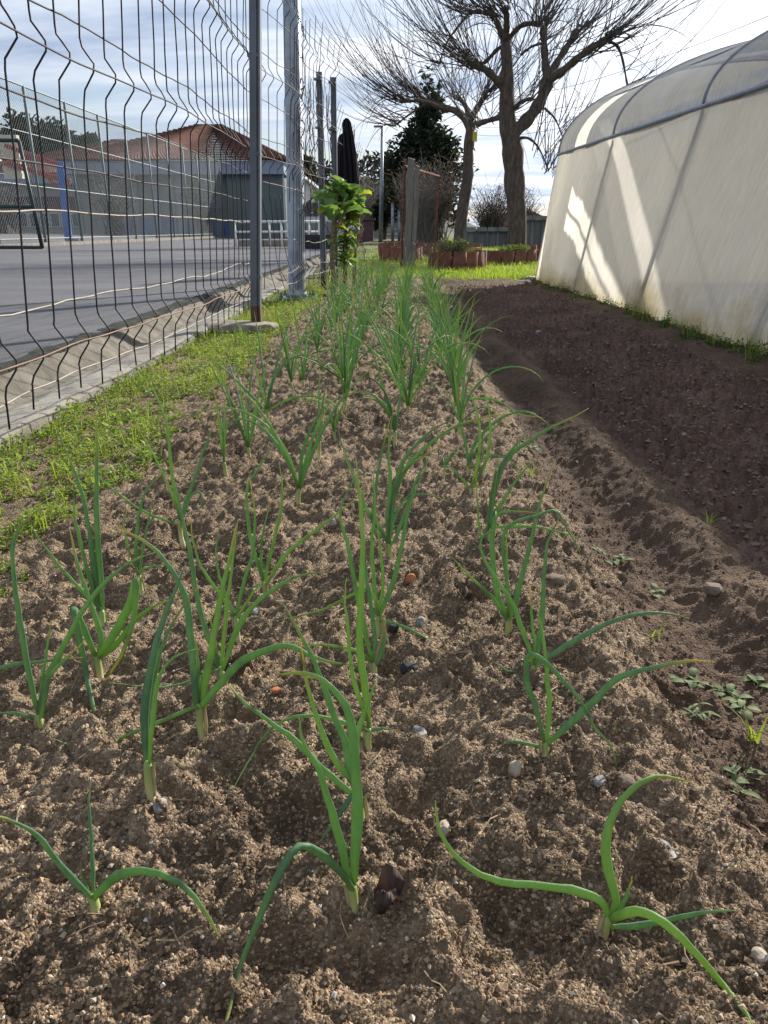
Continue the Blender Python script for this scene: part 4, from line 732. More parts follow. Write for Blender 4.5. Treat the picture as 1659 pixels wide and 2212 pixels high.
stone((553, 1325), (.013, .009, .008), M_st, 'grey flat stone behind the second-row onions', 12)
stone((1355, 1692), (.012, .010, .008), M_bst, 'brown stone right of the small grey-white stone', 13)
stone((1640, 2065), (.008, .008, .006), M_st2, 'pale pebble at the lower right edge', 15)
stone((888, 1253), (.014, .010, .011), M_brick, 'brick fragment in the soil right of the centre row', 16, 'brick_fragment', 'brick chip')
stone((595, 1493), (.008, .007, .005), M_brick, 'tiny orange brick chip between the second and centre rows', 17, 'brick_fragment', 'brick chip')
stone((883, 1448), (.017, .012, .011), M_char, 'black lump of charcoal right of the centre row', 18, 'charcoal_lump', 'charcoal')
stone((850, 1358), (.012, .008, .009), M_char, 'small black charcoal piece by the fifth centre onion', 19, 'charcoal_lump', 'charcoal')
stone((1540, 1275), (.022, .02, .012), M_bst, 'big brown clod stone on the slope of the ridge', 20, z=-.03)
stone((1165, 722), (.035, .03, .025), M_st, 'grey stone on the dark tilled soil', 21)
stone((1200, 1255), (.022, .016, .012), M_bst, 'brown stone at the edge of the bed beside the furrow', 22)
# dead leaf
M_dead = pmat('dead_leaf', (.10, .06, .045), (.05, .032, .028), rough=.7, scale=25, transl=.15, spec=.4)
def dead(px_, label, L, W, seed):
    g = G(*px_); g = np.array((g[0], g[1], ground(g[0], g[1]) + .008)); rs = random.Random(seed); V = []; a0 = rs.uniform(0, 6.28); nu, nv = 7, 9
    for v in range(nv):
        f = v / (nv - 1) - .5
        for u in range(nu):
            q = 2 * u / (nu - 1) - 1; wd = W * math.cos(f * 2.9) ** .6; x = f * L; y = q * wd * .6; z = .35 * W * (q * q) * 1.5 + .012 * math.sin(f * 9 + q * 2 + seed) + .01 * math.sin(q * 5 + f * 4)
            V.append(g + np.array((x * _c(a0) - y * _s(a0), x * _s(a0) + y * _c(a0), z)))
    mb = MB(); mb.add(V, [(v * nu + u, v * nu + u + 1, (v + 1) * nu + u + 1, (v + 1) * nu + u) for v in range(nv - 1) for u in range(nu - 1)]); o = mb.build('dead_leaf', M_dead, None, True); tag(o, label, 'leaf')
dead((845, 1985), 'curled dark brown dead leaf near the bottom centre', .042, .024, 5); dead((1010, 1325), 'small curled dead leaf right of the fifth centre onion', .035, .02, 8); dead((520, 1500), 'crumpled brown dead leaf between the fence row and second row', .045, .02, 11)
# ------------------------------------------------------------------ plastic tunnel greenhouse
def filmmat(name, base, dirt, clear, streak, transl=.62, algae=False, lo=.38, hi=.62):
    m = bpy.data.materials.new(name); m.use_nodes = True; t = m.node_tree; t.nodes.clear(); out = N(t, 'ShaderNodeOutputMaterial')
    tc_ = N(t, 'ShaderNodeTexCoord'); mp_ = N(t, 'ShaderNodeMapping'); mp_.inputs['Scale'].default_value = streak; t.links.new(tc_.outputs['Object'], mp_.inputs[0])
    a = N(t, 'ShaderNodeTexNoise'); a.inputs['Scale'].default_value = 4; a.inputs['Detail'].default_value = 8; a.inputs['Roughness'].default_value = .72; t.links.new(mp_.outputs[0], a.inputs[0])
    b = N(t, 'ShaderNodeTexNoise'); b.inputs['Scale'].default_value = .9; b.inputs['Detail'].default_value = 4; t.links.new(tc_.outputs['Object'], b.inputs[0])
    f = mathn(t, 'ADD', mathn(t, 'MULTIPLY', a.outputs[0], .65), mathn(t, 'MULTIPLY', b.outputs[0], .35)); col = ramp(t, f, [(lo, dirt), (hi, base)])
    if algae:
        sz = N(t, 'ShaderNodeSeparateXYZ'); t.links.new(tc_.outputs['Object'], sz.inputs[0])
        c = N(t, 'ShaderNodeTexNoise'); c.inputs['Scale'].default_value = 2.2; c.inputs['Detail'].default_value = 9; c.inputs['Roughness'].default_value = .7; t.links.new(tc_.outputs['Object'], c.inputs[0])
        k = mathn(t, 'SUBTRACT', mathn(t, 'MULTIPLY', c.outputs[0], 1.5), mathn(t, 'MULTIPLY', sz.outputs[2], 1.7)); col = mixc(t, ramp(t, k, [(.30, (0, 0, 0)), (.75, (.75, .75, .75))]), col, (.40, .32, .13))
    d = N(t, 'ShaderNodeBsdfPrincipled'); d.inputs['Roughness'].default_value = .35; d.inputs['Specular IOR Level'].default_value = .35; t.links.new(col, d.inputs['Base Color'])
    tr = N(t, 'ShaderNodeBsdfTranslucent'); t.links.new(col, tr.inputs[0]); m1 = N(t, 'ShaderNodeMixShader'); m1.inputs[0].default_value = transl; t.links.new(d.outputs[0], m1.inputs[1]); t.links.new(tr.outputs[0], m1.inputs[2])
    tp = N(t, 'ShaderNodeBsdfTransparent'); m2 = N(t, 'ShaderNodeMixShader'); m2.inputs[0].default_value = clear; t.links.new(m1.outputs[0], m2.inputs[1]); t.links.new(tp.outputs[0], m2.inputs[2]); t.links.new(m2.outputs[0], out.inputs[0])
    bp = N(t, 'ShaderNodeBump'); bp.inputs['Strength'].default_value = .35; bp.inputs['Distance'].default_value = .02; t.links.new(b.outputs[0], bp.inputs['Height']); t.links.new(bp.outputs[0], d.inputs['Normal']); t.links.new(bp.outputs[0], tr.inputs['Normal'])
    return m
M_side = filmmat('greenhouse_side_film', (.92, .885, .80), (.70, .67, .60), 0.04, (6, 9, .8), .78, True)
M_roof = filmmat('dirty_roof_film', (.42, .41, .395), (.14, .138, .135), .10, (1.2, 13, 1.2), .48, lo=.38, hi=.64)
M_clean = filmmat('clean_roof_film', (.80, .78, .66), (.6, .58, .46), .62, (3, 16, 3), .6)
M_pipe = pmat('tunnel_pipe', (.20, .22, .25), (.15, .16, .18), rough=.5, scale=6, metal=.3)
M_pipe2 = pmat('tunnel_rail', (.27, .30, .35), (.2, .22, .26), rough=.5, scale=6, metal=.2)
def gh_eave(Y): return 2.36 - .0715 * (Y - 5.5)
GH_W, EAVE = 5.0, 1.5
def gh_h(Y): return float(np.interp(Y, [2, 5, 8, 10.3], [.74, .80, .93, 1.02]))
def roof_pt(Y, a):                       # a: 0 at the near eave, pi at the far eave
    return np.array((gh_eave(Y) + GH_W / 2 * (1 - math.cos(a)), Y, EAVE + gh_h(Y) * math.sin(a) ** .92))
gh = thing('greenhouse', (2.4, 5, 0), 'white plastic film tunnel greenhouse with a dirty arched roof', 'greenhouse')
def grid(name, mat, us, vs, fn, smooth=True):
    V = [fn(u, v) for v in vs for u in us]; nu = len(us); F = [(j * nu + i, j * nu + i + 1, (j + 1) * nu + i + 1, (j + 1) * nu + i) for j in range(len(vs) - 1) for i in range(nu - 1)]
    mb = MB(); mb.add(V, F); return mb.build(name, mat, gh, smooth)
ARCH = [10.3, 8.35, 6.4, 4.45, 2.5, .55, -1.4]
def sidept(Y, f):
    z = f * EAVE; x = gh_base(Y) + (gh_eave(Y) - gh_base(Y)) * f ** 1.15; k = min(abs(Y - a) for a in ARCH)
    return np.array((x - .02 * math.sin(min(k, 1) * 1.57) * math.sin(f * 3.14) + .012 * float(pnoise(np.float64(Y * 2.3), np.float64(f * 1.2), 8)) * (1 if Y < 8.6 else 2.2), Y, z - .02 * (f == 0)))
for i in range(len(ARCH) - 1):
    grid('side_film', M_side, np.linspace(ARCH[i + 1], ARCH[i], 25), np.linspace(0, 1, 13), sidept)
    a_ = np.linspace(0, math.pi, 40)
    sag = lambda Y, a, y0=ARCH[i + 1], y1=ARCH[i]: roof_pt(Y, a) - np.array((0, 0, .035 * math.sin(math.pi * (Y - y0) / (y1 - y0))))
    if i == 0:
        grid('roof_film', M_roof, np.linspace(8.35, 9.24, 8), a_, sag); grid('roof_panel', M_clean, np.linspace(9.24, 9.66, 6), a_, sag); grid('roof_film', M_roof, np.linspace(9.66, 10.3, 6), a_, sag)
    else: grid('roof_film', M_roof, np.linspace(ARCH[i + 1], ARCH[i], 14), a_, sag)
for y in ARCH:
    P = [(gh_base(y) + .027, y, -.05), (gh_eave(y) + .026, y, EAVE - .02)] ; mb = MB(); mb.tube(curve(P, 6), .024, 10); mb.build('post', M_pipe, gh, True)
    mb = MB(); mb.tube([roof_pt(y, a) - np.array((0, 0, .004)) for a in np.linspace(.0, math.pi, 44)], .012, 8); mb.build('arch', M_pipe2, gh, True)
for a0, nm in ((.0, 'eave_rail'), (.62, 'purlin'), (1.57, 'ridge_rail')):
    mb = MB(); mb.tube([roof_pt(y, a0) + np.array((-.005, 0, .004 if a0 == 0 else -.035)) for y in np.linspace(-1.4, 10.32, 30)], .017 if a0 == 0 else .010, 8); mb.build(nm, M_pipe2, gh, True)
# far gable with an open vent under the arch
def gab(u, v):
    x = gh_eave(10.3) + GH_W / 2 * (1 - math.cos(v)); return np.array((x, 10.31, u * (EAVE + gh_h(10.3) * math.sin(v) ** .92)))
vs = np.linspace(0.0, math.pi, 110); us = np.linspace(0, 1, 90)
def inside_vent(u, v): p = gab(u, v); return 2.75 < p[0] < 4.75 and 1.42 + .42 * (p[0] - 2.75) < p[2] < 1.78 + .40 * (p[0] - 2.75)
V = [gab(u, v) for v in vs for u in us]; nu = len(us)
F = [(j * nu + i, j * nu + i + 1, (j + 1) * nu + i + 1, (j + 1) * nu + i) for j in range(len(vs) - 1) for i in range(nu - 1) if not inside_vent((us[i] + us[i + 1]) / 2, (vs[j] + vs[j + 1]) / 2)]
mb = MB(); mb.add(V, F); mb.build('gable_film', M_side, gh, True)
mb = MB(); mb.tube([(2.6, 10.3, 1.52), (4.85, 10.3, 2.46)], .02, 6); mb.build('gable_brace', M_pipe, gh, True)
grid('gable_flap', M_side, np.linspace(0, 1, 6), np.linspace(0, 1, 10), lambda u, v: np.array((gh_base(10.3) + .01 + (gh_eave(10.3) - gh_base(10.3)) * v ** 1.15 + u * .06, 10.29 + .03 * u, v * EAVE)))
sheet('greenhouse_floor', 2.1, 7.4, -1.5, 10.4, .0, M_path, label='bare earth floor inside the greenhouse')
# scraps of film by the greenhouse corner
for p_, sd in (((1130, 613), 3), ((1153, 604), 6)):
    g = G(*p_, .03); rs = random.Random(sd); V = []; 
    for v in range(7):
        for u in range(7): V.append(g + np.array(((u / 6 - .5) * .17, (v / 6 - .5) * .12, .02 + .03 * rs.random())))
    mb = MB(); mb.add(V, [(v * 7 + u, v * 7 + u + 1, v * 7 + u + 8, v * 7 + u + 7) for v in range(6) for u in range(6)]); o = mb.build('plastic_scrap', pmat('film_scrap', (.75, .75, .74), (.6, .6, .6), rough=.4, transl=.2), None, True)
    tag(o, 'crumpled white plastic scrap, %s of two by the greenhouse corner' % ('left' if sd == 3 else 'right'), 'plastic')

# ------------------------------------------------------------------ wooden post and rusty gate
M_wood = pmat('grey_weathered_wood', (.23, .21, .19), (.13, .12, .11), rough=.95, scale=7, stretch=(6, 6, .6), bump=.7, bscale=30, bdist=.008, detail=7)
M_redr = pmat('rusty_red_iron', (.17, .055, .040), (.10, .045, .035), rough=.8, scale=20, third=(.26, .16, .12), hi=.75)
g = G(882, 588); wr = thing('wooden_post', g, 'grey split wooden post standing at the end of the onion bed', 'post')
t_ = A(893, 343, g[1]); dx = (t_[0] - g[0]); hgt = t_[2]
def board(x0, x1, z0, z1, y, d, name):
    V = []; rs = random.Random(int(z1 * 100))
    for z in np.linspace(z0, z1, 9):
        o_ = dx * z / hgt + .006 * math.sin(z * 7 + x0 * 50); V += [(g[0] + x0 + o_, y, z), (g[0] + x1 + o_, y, z), (g[0] + x1 + o_, y + d, z), (g[0] + x0 + o_, y + d, z)]
    V = np.array(V); V[-4:, 2] += np.array([.02, -.015, 0, .03]); F = [(k * 4 + i, k * 4 + (i + 1) % 4, k * 4 + 4 + (i + 1) % 4, k * 4 + 4 + i) for k in range(8) for i in range(4)] + [(32, 33, 34, 35), (3, 2, 1, 0)]
    mb = MB(); mb.add(V, F); mb.build(name, M_wood, wr)
board(-.085, .02, -.05, hgt, g[1], .10, 'board'); board(.032, .105, .46, hgt - .10, g[1] + .01, .09, 'board'); board(.025, .10, -.05, .43, g[1] + .02, .08, 'board')
gb = G(938, 576); gate = thing('garden_gate', (gb[0], gb[1], 0), 'rusty red iron garden gate standing open behind the wooden post', 'gate')
gx, gy = g[0] - .12, g[1] + .05; tp = A(944, 377, gb[1])[2]
for nm, P in (('stile', [(gx, gy, -.05), (gx + dx * .8, gy, tp)]), ('stile', [(gb[0] - .02, gb[1], .02), (gb[0] + .05, gb[1], tp - .03)]), ('top_rail', [(gx + dx * .8, gy, tp), (gb[0] + .05, gb[1], tp - .03)]), ('bottom_rail', [(gx, gy, .06), (gb[0] - .02, gb[1], .06)])):
    mb = MB(); mb.tube(curve(P, 5), .021, 6); mb.build(nm, M_redr, gate)
def chain(parent, p0, p1, z0, z1, pitch, rad, mat, name='mesh'):
    p0 = np.array(p0, float); p1 = np.array(p1, float); L = np.linalg.norm(p1 - p0); d = (p1 - p0) / L; H = z1 - z0; V = []; F = []; n = 0
    for sgn in (1, -1):
        k = -int(H / pitch) - 1
        while k * pitch < L + H:
            s0 = k * pitch; a = max(s0, 0) if sgn > 0 else max(s0 - H, 0)   # lines s - z = s0 or s + z = s0
            if sgn > 0: lo, hi = max(s0, 0), min(s0 + H, L); za, zb = lo - s0, hi - s0
            else: lo, hi = max(s0 - H, 0), min(s0, L); za, zb = s0 - lo, s0 - hi
            if hi - lo > pitch * .3:
                A_ = np.array((*(p0 + d * lo), z0 + za)); B_ = np.array((*(p0 + d * hi), z0 + zb))
                nrm = np.array((-d[1], d[0], 0)); upv = np.array((0, 0, 1.)); tri = [upv * rad, (nrm * .87 - upv * .5) * rad, (-nrm * .87 - upv * .5) * rad]
                V += [A_ + q for q in tri] + [B_ + q for q in tri]; F += [(n + i, n + (i + 1) % 3, n + 3 + (i + 1) % 3, n + 3 + i) for i in range(3)]; n += 6
            k += 1
    off = parent_loc(parent); me = mesh_np(name, np.array(V) - off, np.array(F), mat, False); o = bpy.data.objects.new(name, me); link(o, parent); o['kind'] = 'stuff'; return o
M_mesh = pmat('rusty_chain_mesh', (.10, .085, .075), (.14, .13, .12), rough=.7, scale=4)
chain(gate, (gx, gy), (gb[0], gb[1]), .08, tp - .05, .09, .0022, M_mesh)

# ------------------------------------------------------------------ terracotta tile planters
M_terra = pmat('terracotta', (.17, .068, .042), (.10, .045, .032), rough=.9, scale=9, orand=.22, bump=.3, bscale=40, third=(.25, .125, .085), hi=.8)
def tile_mesh(w_, h_, th=.014):
    n = 7; V = []; 
    for z in (0, h_):
        for rr in (1, 0):
            for i in range(n):
                a = math.pi * (.12 + .76 * i / (n - 1)); q = w_ / 2 - (0 if rr else th); V.append((-math.cos(a) * q * (1 - .05 * (z > 0)), -math.sin(a) * q * .62, z))
    F = [(i, i + 1, 2 * n + i + 1, 2 * n + i) for i in range(n - 1)] + [(n + i + 1, n + i, 3 * n + i, 3 * n + i + 1) for i in range(n - 1)] + [(2 * n + i, 2 * n + i + 1, 3 * n + i + 1, 3 * n + i) for i in range(n - 1)] + [(0, 2 * n, 3 * n, n), (n - 1, 2 * n - 1, 4 * n - 1, 3 * n - 1)]
    mb = MB(); mb.add(V, F); return mb.mesh('tile', M_terra, True)
TILE = tile_mesh(.205, .34)
def planter(c, rx, ry, h_, label, rot=0, n=None):
    root = thing('tile_planter', c, label, 'planter', 'planters made of upright roof tiles'); n = n or max(8, int(round(2 * math.pi * math.sqrt((rx * rx + ry * ry) / 2) / .19)))
    for k in range(n):
        a = 2 * math.pi * k / n + rot; o = bpy.data.objects.new('tile', TILE); o.location = (rx * math.cos(a), ry * math.sin(a), random.uniform(-.015, .012) + h_ - .29); o.rotation_euler = (random.uniform(-.06, .06), random.uniform(-.06, .06), math.atan2(math.sin(a) * rx, math.cos(a) * ry) + math.pi / 2); o.scale = (random.uniform(1.08, 1.2),) * 2 + (1,); link(o, root)
    mb = MB(); m_ = 20; V = [(c[0], c[1], c[2] + h_ - .03)] + [(c[0] + rx * .97 * math.cos(i * 2 * math.pi / m_), c[1] + ry * .97 * math.sin(i * 2 * math.pi / m_), c[2] + h_ - .06) for i in range(m_)]; mb.add(V, [(0, 1 + i, 1 + (i + 1) % m_) for i in range(m_)]); mb.build('soil', M_path, root)
    return root
def shrub(name, c, size, n, leaf, mat, label, seed, cat='plant', ratio=.4, stems=10, up=.9):
    root = thing(name, c, label, cat); r = np.random.default_rng(seed); mbs = MB(); P = []
    for k in range(stems):
        a = r.random() * 6.28; q = r.random() ** .5; tip = np.array((c[0] + math.cos(a) * q * size[0], c[1] + math.sin(a) * q * size[1], c[2] + size[2] * (1 - .5 * q * q) * r.uniform(.75, 1.1))); mbs.tube(curve([c, (np.array(c) + tip) / 2 + r.normal(0, .02, 3), tip], 5), .004, 4)
        for j in range(n // stems):
            f = r.uniform(.25, 1.02); P.append(np.array(c) + (tip - np.array(c)) * f + r.normal(0, 1, 3) * np.array(size) * .10)
    mbs.build('stems', M_vine, root); P = np.array(P); o = leaf_cloud('foliage', P - np.array(c), leaf, mat, None, seed, up, ratio); o.parent = root; del o['kind']; o['kind'] = 'stuff'; return root
M_lav = pmat('lavender_leaf', (.17, .20, .13), (.10, .125, .085), rough=.8, scale=12, transl=.3)
M_herb = pmat('herb_leaf', (.18, .26, .06), (.11, .18, .05), rough=.6, scale=12, transl=.4)
g = G(990, 580, .06); planter((g[0], g[1] + .25, .03), .40, .32, .24, 'ring planter of upright terracotta tiles with a lavender bush, nearest of the planters'); shrub('lavender_bush', (g[0] - .05, g[1] + .25, .24), (.34, .26, .26), 1500, (.025, .06), M_lav, 'grey-green lavender bush in the nearest tile planter', 3, ratio=.16, stems=40, up=1.2)
g = G(1115, 572, .06); planter((g[0], g[1] + .25, .03), .44, .32, .22, 'ring planter of upright terracotta tiles in front of the big tree'); shrub('herb_plant', (g[0] - .02, g[1] + .2, .23), (.36, .25, .16), 900, (.02, .05), M_herb, 'light green herbs in the tile planter before the big tree', 4, stems=30)
g = G(866, 567, .06); planter((g[0], g[1] + .2, .04), .33, .28, .24, 'small ring planter of terracotta tiles left behind the wooden post'); shrub('thyme_plant', (g[0], g[1] + .15, .26), (.24, .2, .07), 500, (.015, .035), M_herb, 'low green plant in the small tile planter by the wooden post', 6, stems=20)
g = G(893, 552, .09); planter((g[0], g[1] + .4, .09), .72, .4, .22, 'long row planter of terracotta tiles at the back behind the gate'); 
g = G(1000, 552, .1); planter((g[0] + .1, g[1] + .4, .08), .30, .25, .22, 'low tile planter behind the lavender')
g = G(1150, 560, .1); planter((g[0] + .15, g[1] + .6, .06), .5, .3, .24, 'tile planter half hidden by the greenhouse corner')
# yellow planting box on legs behind the lavender
M_yel = pmat('mossy_yellow_wood', (.42, .38, .10), (.26, .24, .08), rough=.9, scale=9)
g = A(985, 540, 15.2); yb = thing('planting_box', (g[0], 15.2, .1), 'mossy yellow planting box with seedlings behind the lavender', 'planter box'); bx0, bx1 = A(935, 538, 15.2)[0], A(1036, 538, 15.2)[0]; bz = A(985, 541, 15.2)[2]
for nm, c_, s_ in (('side_board', ((bx0 + bx1) / 2, 15.0, bz), (bx1 - bx0, .03, .10)), ('side_board', ((bx0 + bx1) / 2, 15.6, bz), (bx1 - bx0, .03, .10)), ('end_board', (bx0 + .016, 15.3, bz), (.03, .565, .10)), ('end_board', (bx1 - .016, 15.3, bz), (.03, .565, .10)), ('soil', ((bx0 + bx1) / 2, 15.3, bz + .01), (bx1 - bx0 - .07, .56, .06))):
    mb = MB(); mb.box(c_, s_); mb.build(nm, M_path if nm == 'soil' else M_yel, yb)
for sx_ in (bx0 + .05, bx1 - .05):
    for sy_ in (15.05, 15.55): mb = MB(); mb.box((sx_, sy_, bz / 2), (.05, .05, max(.05, bz - .06))); mb.build('leg', M_yel, yb)
for k, f in enumerate((.38, .68)):
    shrub('lettuce', (bx0 + (bx1 - bx0) * f, 15.3, bz + .05), (.12, .1, .12), 160, (.04, .08), M_weed, 'green seedling clump, %s one in the yellow planting box' % ('left' if k == 0 else 'right'), 20 + k, stems=10, ratio=.7)
# ------------------------------------------------------------------ trees
M_bark = pmat('rough_bark', (.125, .095, .078), (.062, .048, .042), rough=.95, scale=5, stretch=(3, 3, .8), bump=1, bscale=14, bdist=.05, detail=8, third=(.22, .18, .15), hi=.8)
M_twig = pmat('grey_twig', (.10, .088, .085), (.065, .058, .058), rough=.85, scale=1.2)
M_twig2 = pmat('pale_twig', (.14, .12, .10), (.08, .07, .06), rough=.9, scale=1)
def tw(c, Y): return A(774 + c[0] * .4333, c[1] * .4333, Y)
def whips(root, starts, n, rs, L, r0, mat, name='crown', droop=.2, out_c=None, upk=.13, sides=3):
    mb = MB()
    for p, d0, k in starts:
        for i in range(int(n * k)):
            d = np.array(d0) + np.array((rs.gauss(0, .55), rs.gauss(0, .6), rs.gauss(.40, .36))); d /= np.linalg.norm(d); l = L * rs.uniform(.35, 1.1); q = np.array(p) + np.array((rs.gauss(0, .09), rs.gauss(0, .09), rs.gauss(0, .07))); P = [q.copy()]; seg = 8
            g_ = upk * rs.uniform(.3, 1.5)
            if rs.random() < droop: g_ = -rs.uniform(.10, .35); l *= .5
            for s_ in range(seg):
                q = q + d * l / seg; d = d + np.array((rs.gauss(0, .06), rs.gauss(0, .06), g_)); d /= np.linalg.norm(d); P.append(q.copy())
            mb.tube(P, np.linspace(r0 * rs.uniform(.6, 1.1), r0 * .18, seg + 1), sides, 1, False)
            if rs.random() < .25:
                j = rs.randint(2, 5); d2 = np.array((rs.gauss(0, .6), rs.gauss(0, .6), rs.uniform(.0, .9))); d2 /= np.linalg.norm(d2); mb.tube([P[j] + d2 * l * .5 * f + np.array((0, 0, .1 * l * f * f)) for f in (0, .33, .66, 1)], [r0 * .45, r0 * .35, r0 * .25, r0 * .12], sides, 1, False)
    return mb.build(name, mat, root)
def tree(name, label, Y, trunk, limbs, rs, nw, L, r0, scale_r):
    T_ = [tw(c, Y) for c, _ in trunk]; root = thing(name, (T_[0][0], Y, 0), label, 'tree'); T_[0][2] = -.15
    mb = MB(); P = curve(T_, 26); rad = np.interp(np.linspace(0, 1, 26), np.linspace(0, 1, len(trunk)), .72 * np.array([q for _, q in trunk])) * (1 + .06 * np.sin(np.arange(26) * 1.9)); mb.tube(P, rad, 14)
    V = mb.v[0]; V += .035 * np.stack([pnoise(V[:, 2] * 3 + V[:, 0] * 4, V[:, 1] * 4, 1), pnoise(V[:, 2] * 3 + 9, V[:, 0] * 5, 2), 0 * V[:, 0]], 1); mb.build('trunk', M_bark, root, True)
    starts = []
    for pts, ra, rb, k, depth in limbs:
        W = [tw(c, Y + depth * i / max(1, len(pts) - 1)) for i, c in enumerate(pts)]; C = curve(W, 12 + 2 * len(pts)); rr_ = .66 * np.linspace(ra, rb, len(C)) * (1 + .12 * np.sin(np.arange(len(C)) * 1.3 + ra * 90)); rr_[-3:] *= (1.25, 1.35, .8); mb = MB(); mb.tube(C, rr_, 9); mb.build('limb', M_bark, root, True)
        if k:
            ctr = np.array((T_[0][0], Y, T_[-1][2])); 
            for f, kk in ((-1, .62), (-5, .22), (-9, .16)):
                p = C[max(f, -len(C))]; d = p - ctr; d[2] = abs(d[2]) * .4 + .25; d = d / (np.linalg.norm(d) + 1e-6); starts.append((p, d * 1.25, k * kk))
    whips(root, starts, nw, rs, L, r0, M_twig); return root
rs = random.Random(21)
tree('pollard_tree', 'big bare pollarded tree with a forked dark trunk beside the greenhouse', 21.3, [((792, 1290), .36), ((790, 1050), .33), ((775, 850), .34), ((762, 700), .37), ((745, 600), .30), ((740, 470), .26), ((740, 330), .22), ((735, 210), .16)], [
    ([(755, 670), (830, 610), (905, 510), (950, 390)], .27, .20, 0, .6), ([(940, 400), (930, 280), (922, 130)], .16, .11, 1.1, .2), ([(945, 390), (1010, 280), (1095, 150)], .15, .11, 1.3, 1.0), ([(950, 400), (1010, 360), (1120, 270), (1245, 190)], .16, .10, 1.5, -.4), ([(1230, 195), (1300, 245), (1345, 440)], .07, .025, .35, -.3),
    ([(735, 230), (700, 130), (670, 72)], .14, .09, 1.0, .2), ([(672, 75), (610, 60), (545, 60)], .08, .07, .8, .3), ([(548, 70), (500, 130), (440, 215), (400, 330)], .05, .02, .3, .2), ([(735, 210), (740, 110), (735, 30)], .13, .09, .9, -.5), ([(735, 460), (690, 400), (630, 345), (560, 318)], .15, .12, 1.3, -.6), ([(735, 220), (690, 250), (625, 315), (560, 330)], .07, .07, .6, .5),
    ([(748, 190), (820, 125), (915, 118)], .09, .08, .8, -.8), ([(760, 560), (810, 510), (868, 490)], .09, .05, .35, -.8), ([(740, 580), (670, 595), (590, 625)], .11, .07, .5, .7), ([(915, 215), (860, 235), (810, 275)], .05, .04, .3, 1.0), ([(790, 690), (850, 690), (900, 740), (950, 850)], .06, .02, .7, -.5), ([(930, 540), (985, 600), (1030, 720)], .05, .015, .5, .6)], rs, 40, 4.0, .0155, 1)
tree('pollard_tree', 'smaller bare pollarded tree leaning right, left of the big one', 31, [((498, 1215), .34), ((520, 1050), .31), ((545, 880), .29), ((550, 740), .26), ((560, 610), .24)], [
    ([(560, 640), (500, 560), (420, 535), (330, 500), (275, 455)], .22, .12, 1.5, .8), ([(420, 540), (320, 505), (205, 505)], .10, .08, 1.2, -.5), ([(555, 600), (610, 510), (635, 465)], .2, .12, 1.1, -.6), ([(560, 620), (530, 520), (480, 480)], .16, .10, 1.1, 1.2), ([(350, 510), (270, 560), (190, 620)], .07, .04, .8, .4), ([(560, 620), (640, 600), (700, 580)], .12, .08, .7, -1.0)], rs, 40, 4.6, .020, 1)
# yellow tag on the second tree
g = A(1026, 295, 30.6); mb = MB(); mb.box(g, (.16, .05, .32), rz=.2, bev=.01); o = mb.build('bird_trap', pmat('yellow_plastic', (.55, .5, .05), rough=.4), None); tag(o, 'small yellow trap hung on the trunk of the smaller pollarded tree', 'trap')
# evergreen and other trees behind
M_ever = pmat('evergreen_leaf', (.045, .058, .036), (.022, .032, .022), rough=.7, scale=.8, transl=.2)
M_euc = pmat('eucalyptus_leaf', (.055, .075, .050), (.028, .042, .030), rough=.7, scale=.5, transl=.25)
M_brown = pmat('dry_brown_leaf', (.15, .10, .065), (.09, .06, .045), rough=.8, scale=2, transl=.3)
def clumps(name, label, cat_, base, crown, n, leaf, mat, seed, trunk_r=.25, mat2=None, ratio=.55, stems=26, thin=.02, group=None, cl=.22):
    """crown: list of (centre, radii) lobes; leaves gather in clumps with gaps"""
    r = np.random.default_rng(seed); root = thing(name, base, label, cat_, group); base = np.array(base, float); mb = MB(); top = np.mean([c for c, _ in crown], axis=0); mb.tube(curve([base - np.array((0, 0, .2)), base * .5 + top * .5 + np.array((.1, 0, 0)), top], 8), np.linspace(trunk_r, trunk_r * .4, 8), 8); mb.build('trunk', M_bark, root, True)
    P = []; mbs = MB(); vol = np.array([c[1][0] * c[1][1] * c[1][2] for c in crown]) ** .67; vol /= vol.sum()
    for (c, rad), v_ in zip(crown, vol):
        c = np.array(c); rad = np.array(rad); k = max(6, int(70 * v_ * len(crown) ** .5)); cen = r.normal(0, 1, (k, 3)); cen /= np.linalg.norm(cen, axis=1)[:, None]; cen *= (r.random(k) ** .4)[:, None]; cen = c + cen * rad
        m_ = int(n * v_ / k) + 1
        for q in cen: P.append(q + r.normal(0, 1, (m_, 3)) * rad * cl)
        for q in cen[:max(3, int(stems * v_))]: mbs.tube(curve([c * .6 + base * .4, (c + q) / 2 + r.normal(0, .1, 3), q], 5), np.linspace(thin * 2.5, thin, 5), 4, 1, False)
    mbs.build('limbs', M_bark, root); P = np.concatenate(P); P = P[P[:, 2] > base[2] + .05]
    o = leaf_cloud('crown', P - base, leaf, mat, None, seed, .9, ratio); o.parent = root; del o['kind']; o['kind'] = 'stuff'; return root
def lobe(x, y, Y, w_, h_, d_=None):
    c = A(x, y, Y); s_ = Y / FOC * 1.0; return (c, (w_ * s_, (d_ or w_) * s_, h_ * s_))
Yc = 44; b = A(905, 505, Yc); b[2] = 0
clumps('evergreen_tree', 'tall dark evergreen tree behind the gate and the bare trees', 'tree', b, [lobe(925, 235, Yc, 22, 50), lobe(920, 300, Yc, 42, 45), lobe(890, 370, Yc, 62, 50), lobe(945, 380, Yc, 50, 55), lobe(870, 430, Yc, 45, 45), lobe(930, 450, Yc, 55, 40), lobe(915, 340, Yc, 50, 50)], 11000, (.22, .5), M_ever, 3, .35, cl=.24)
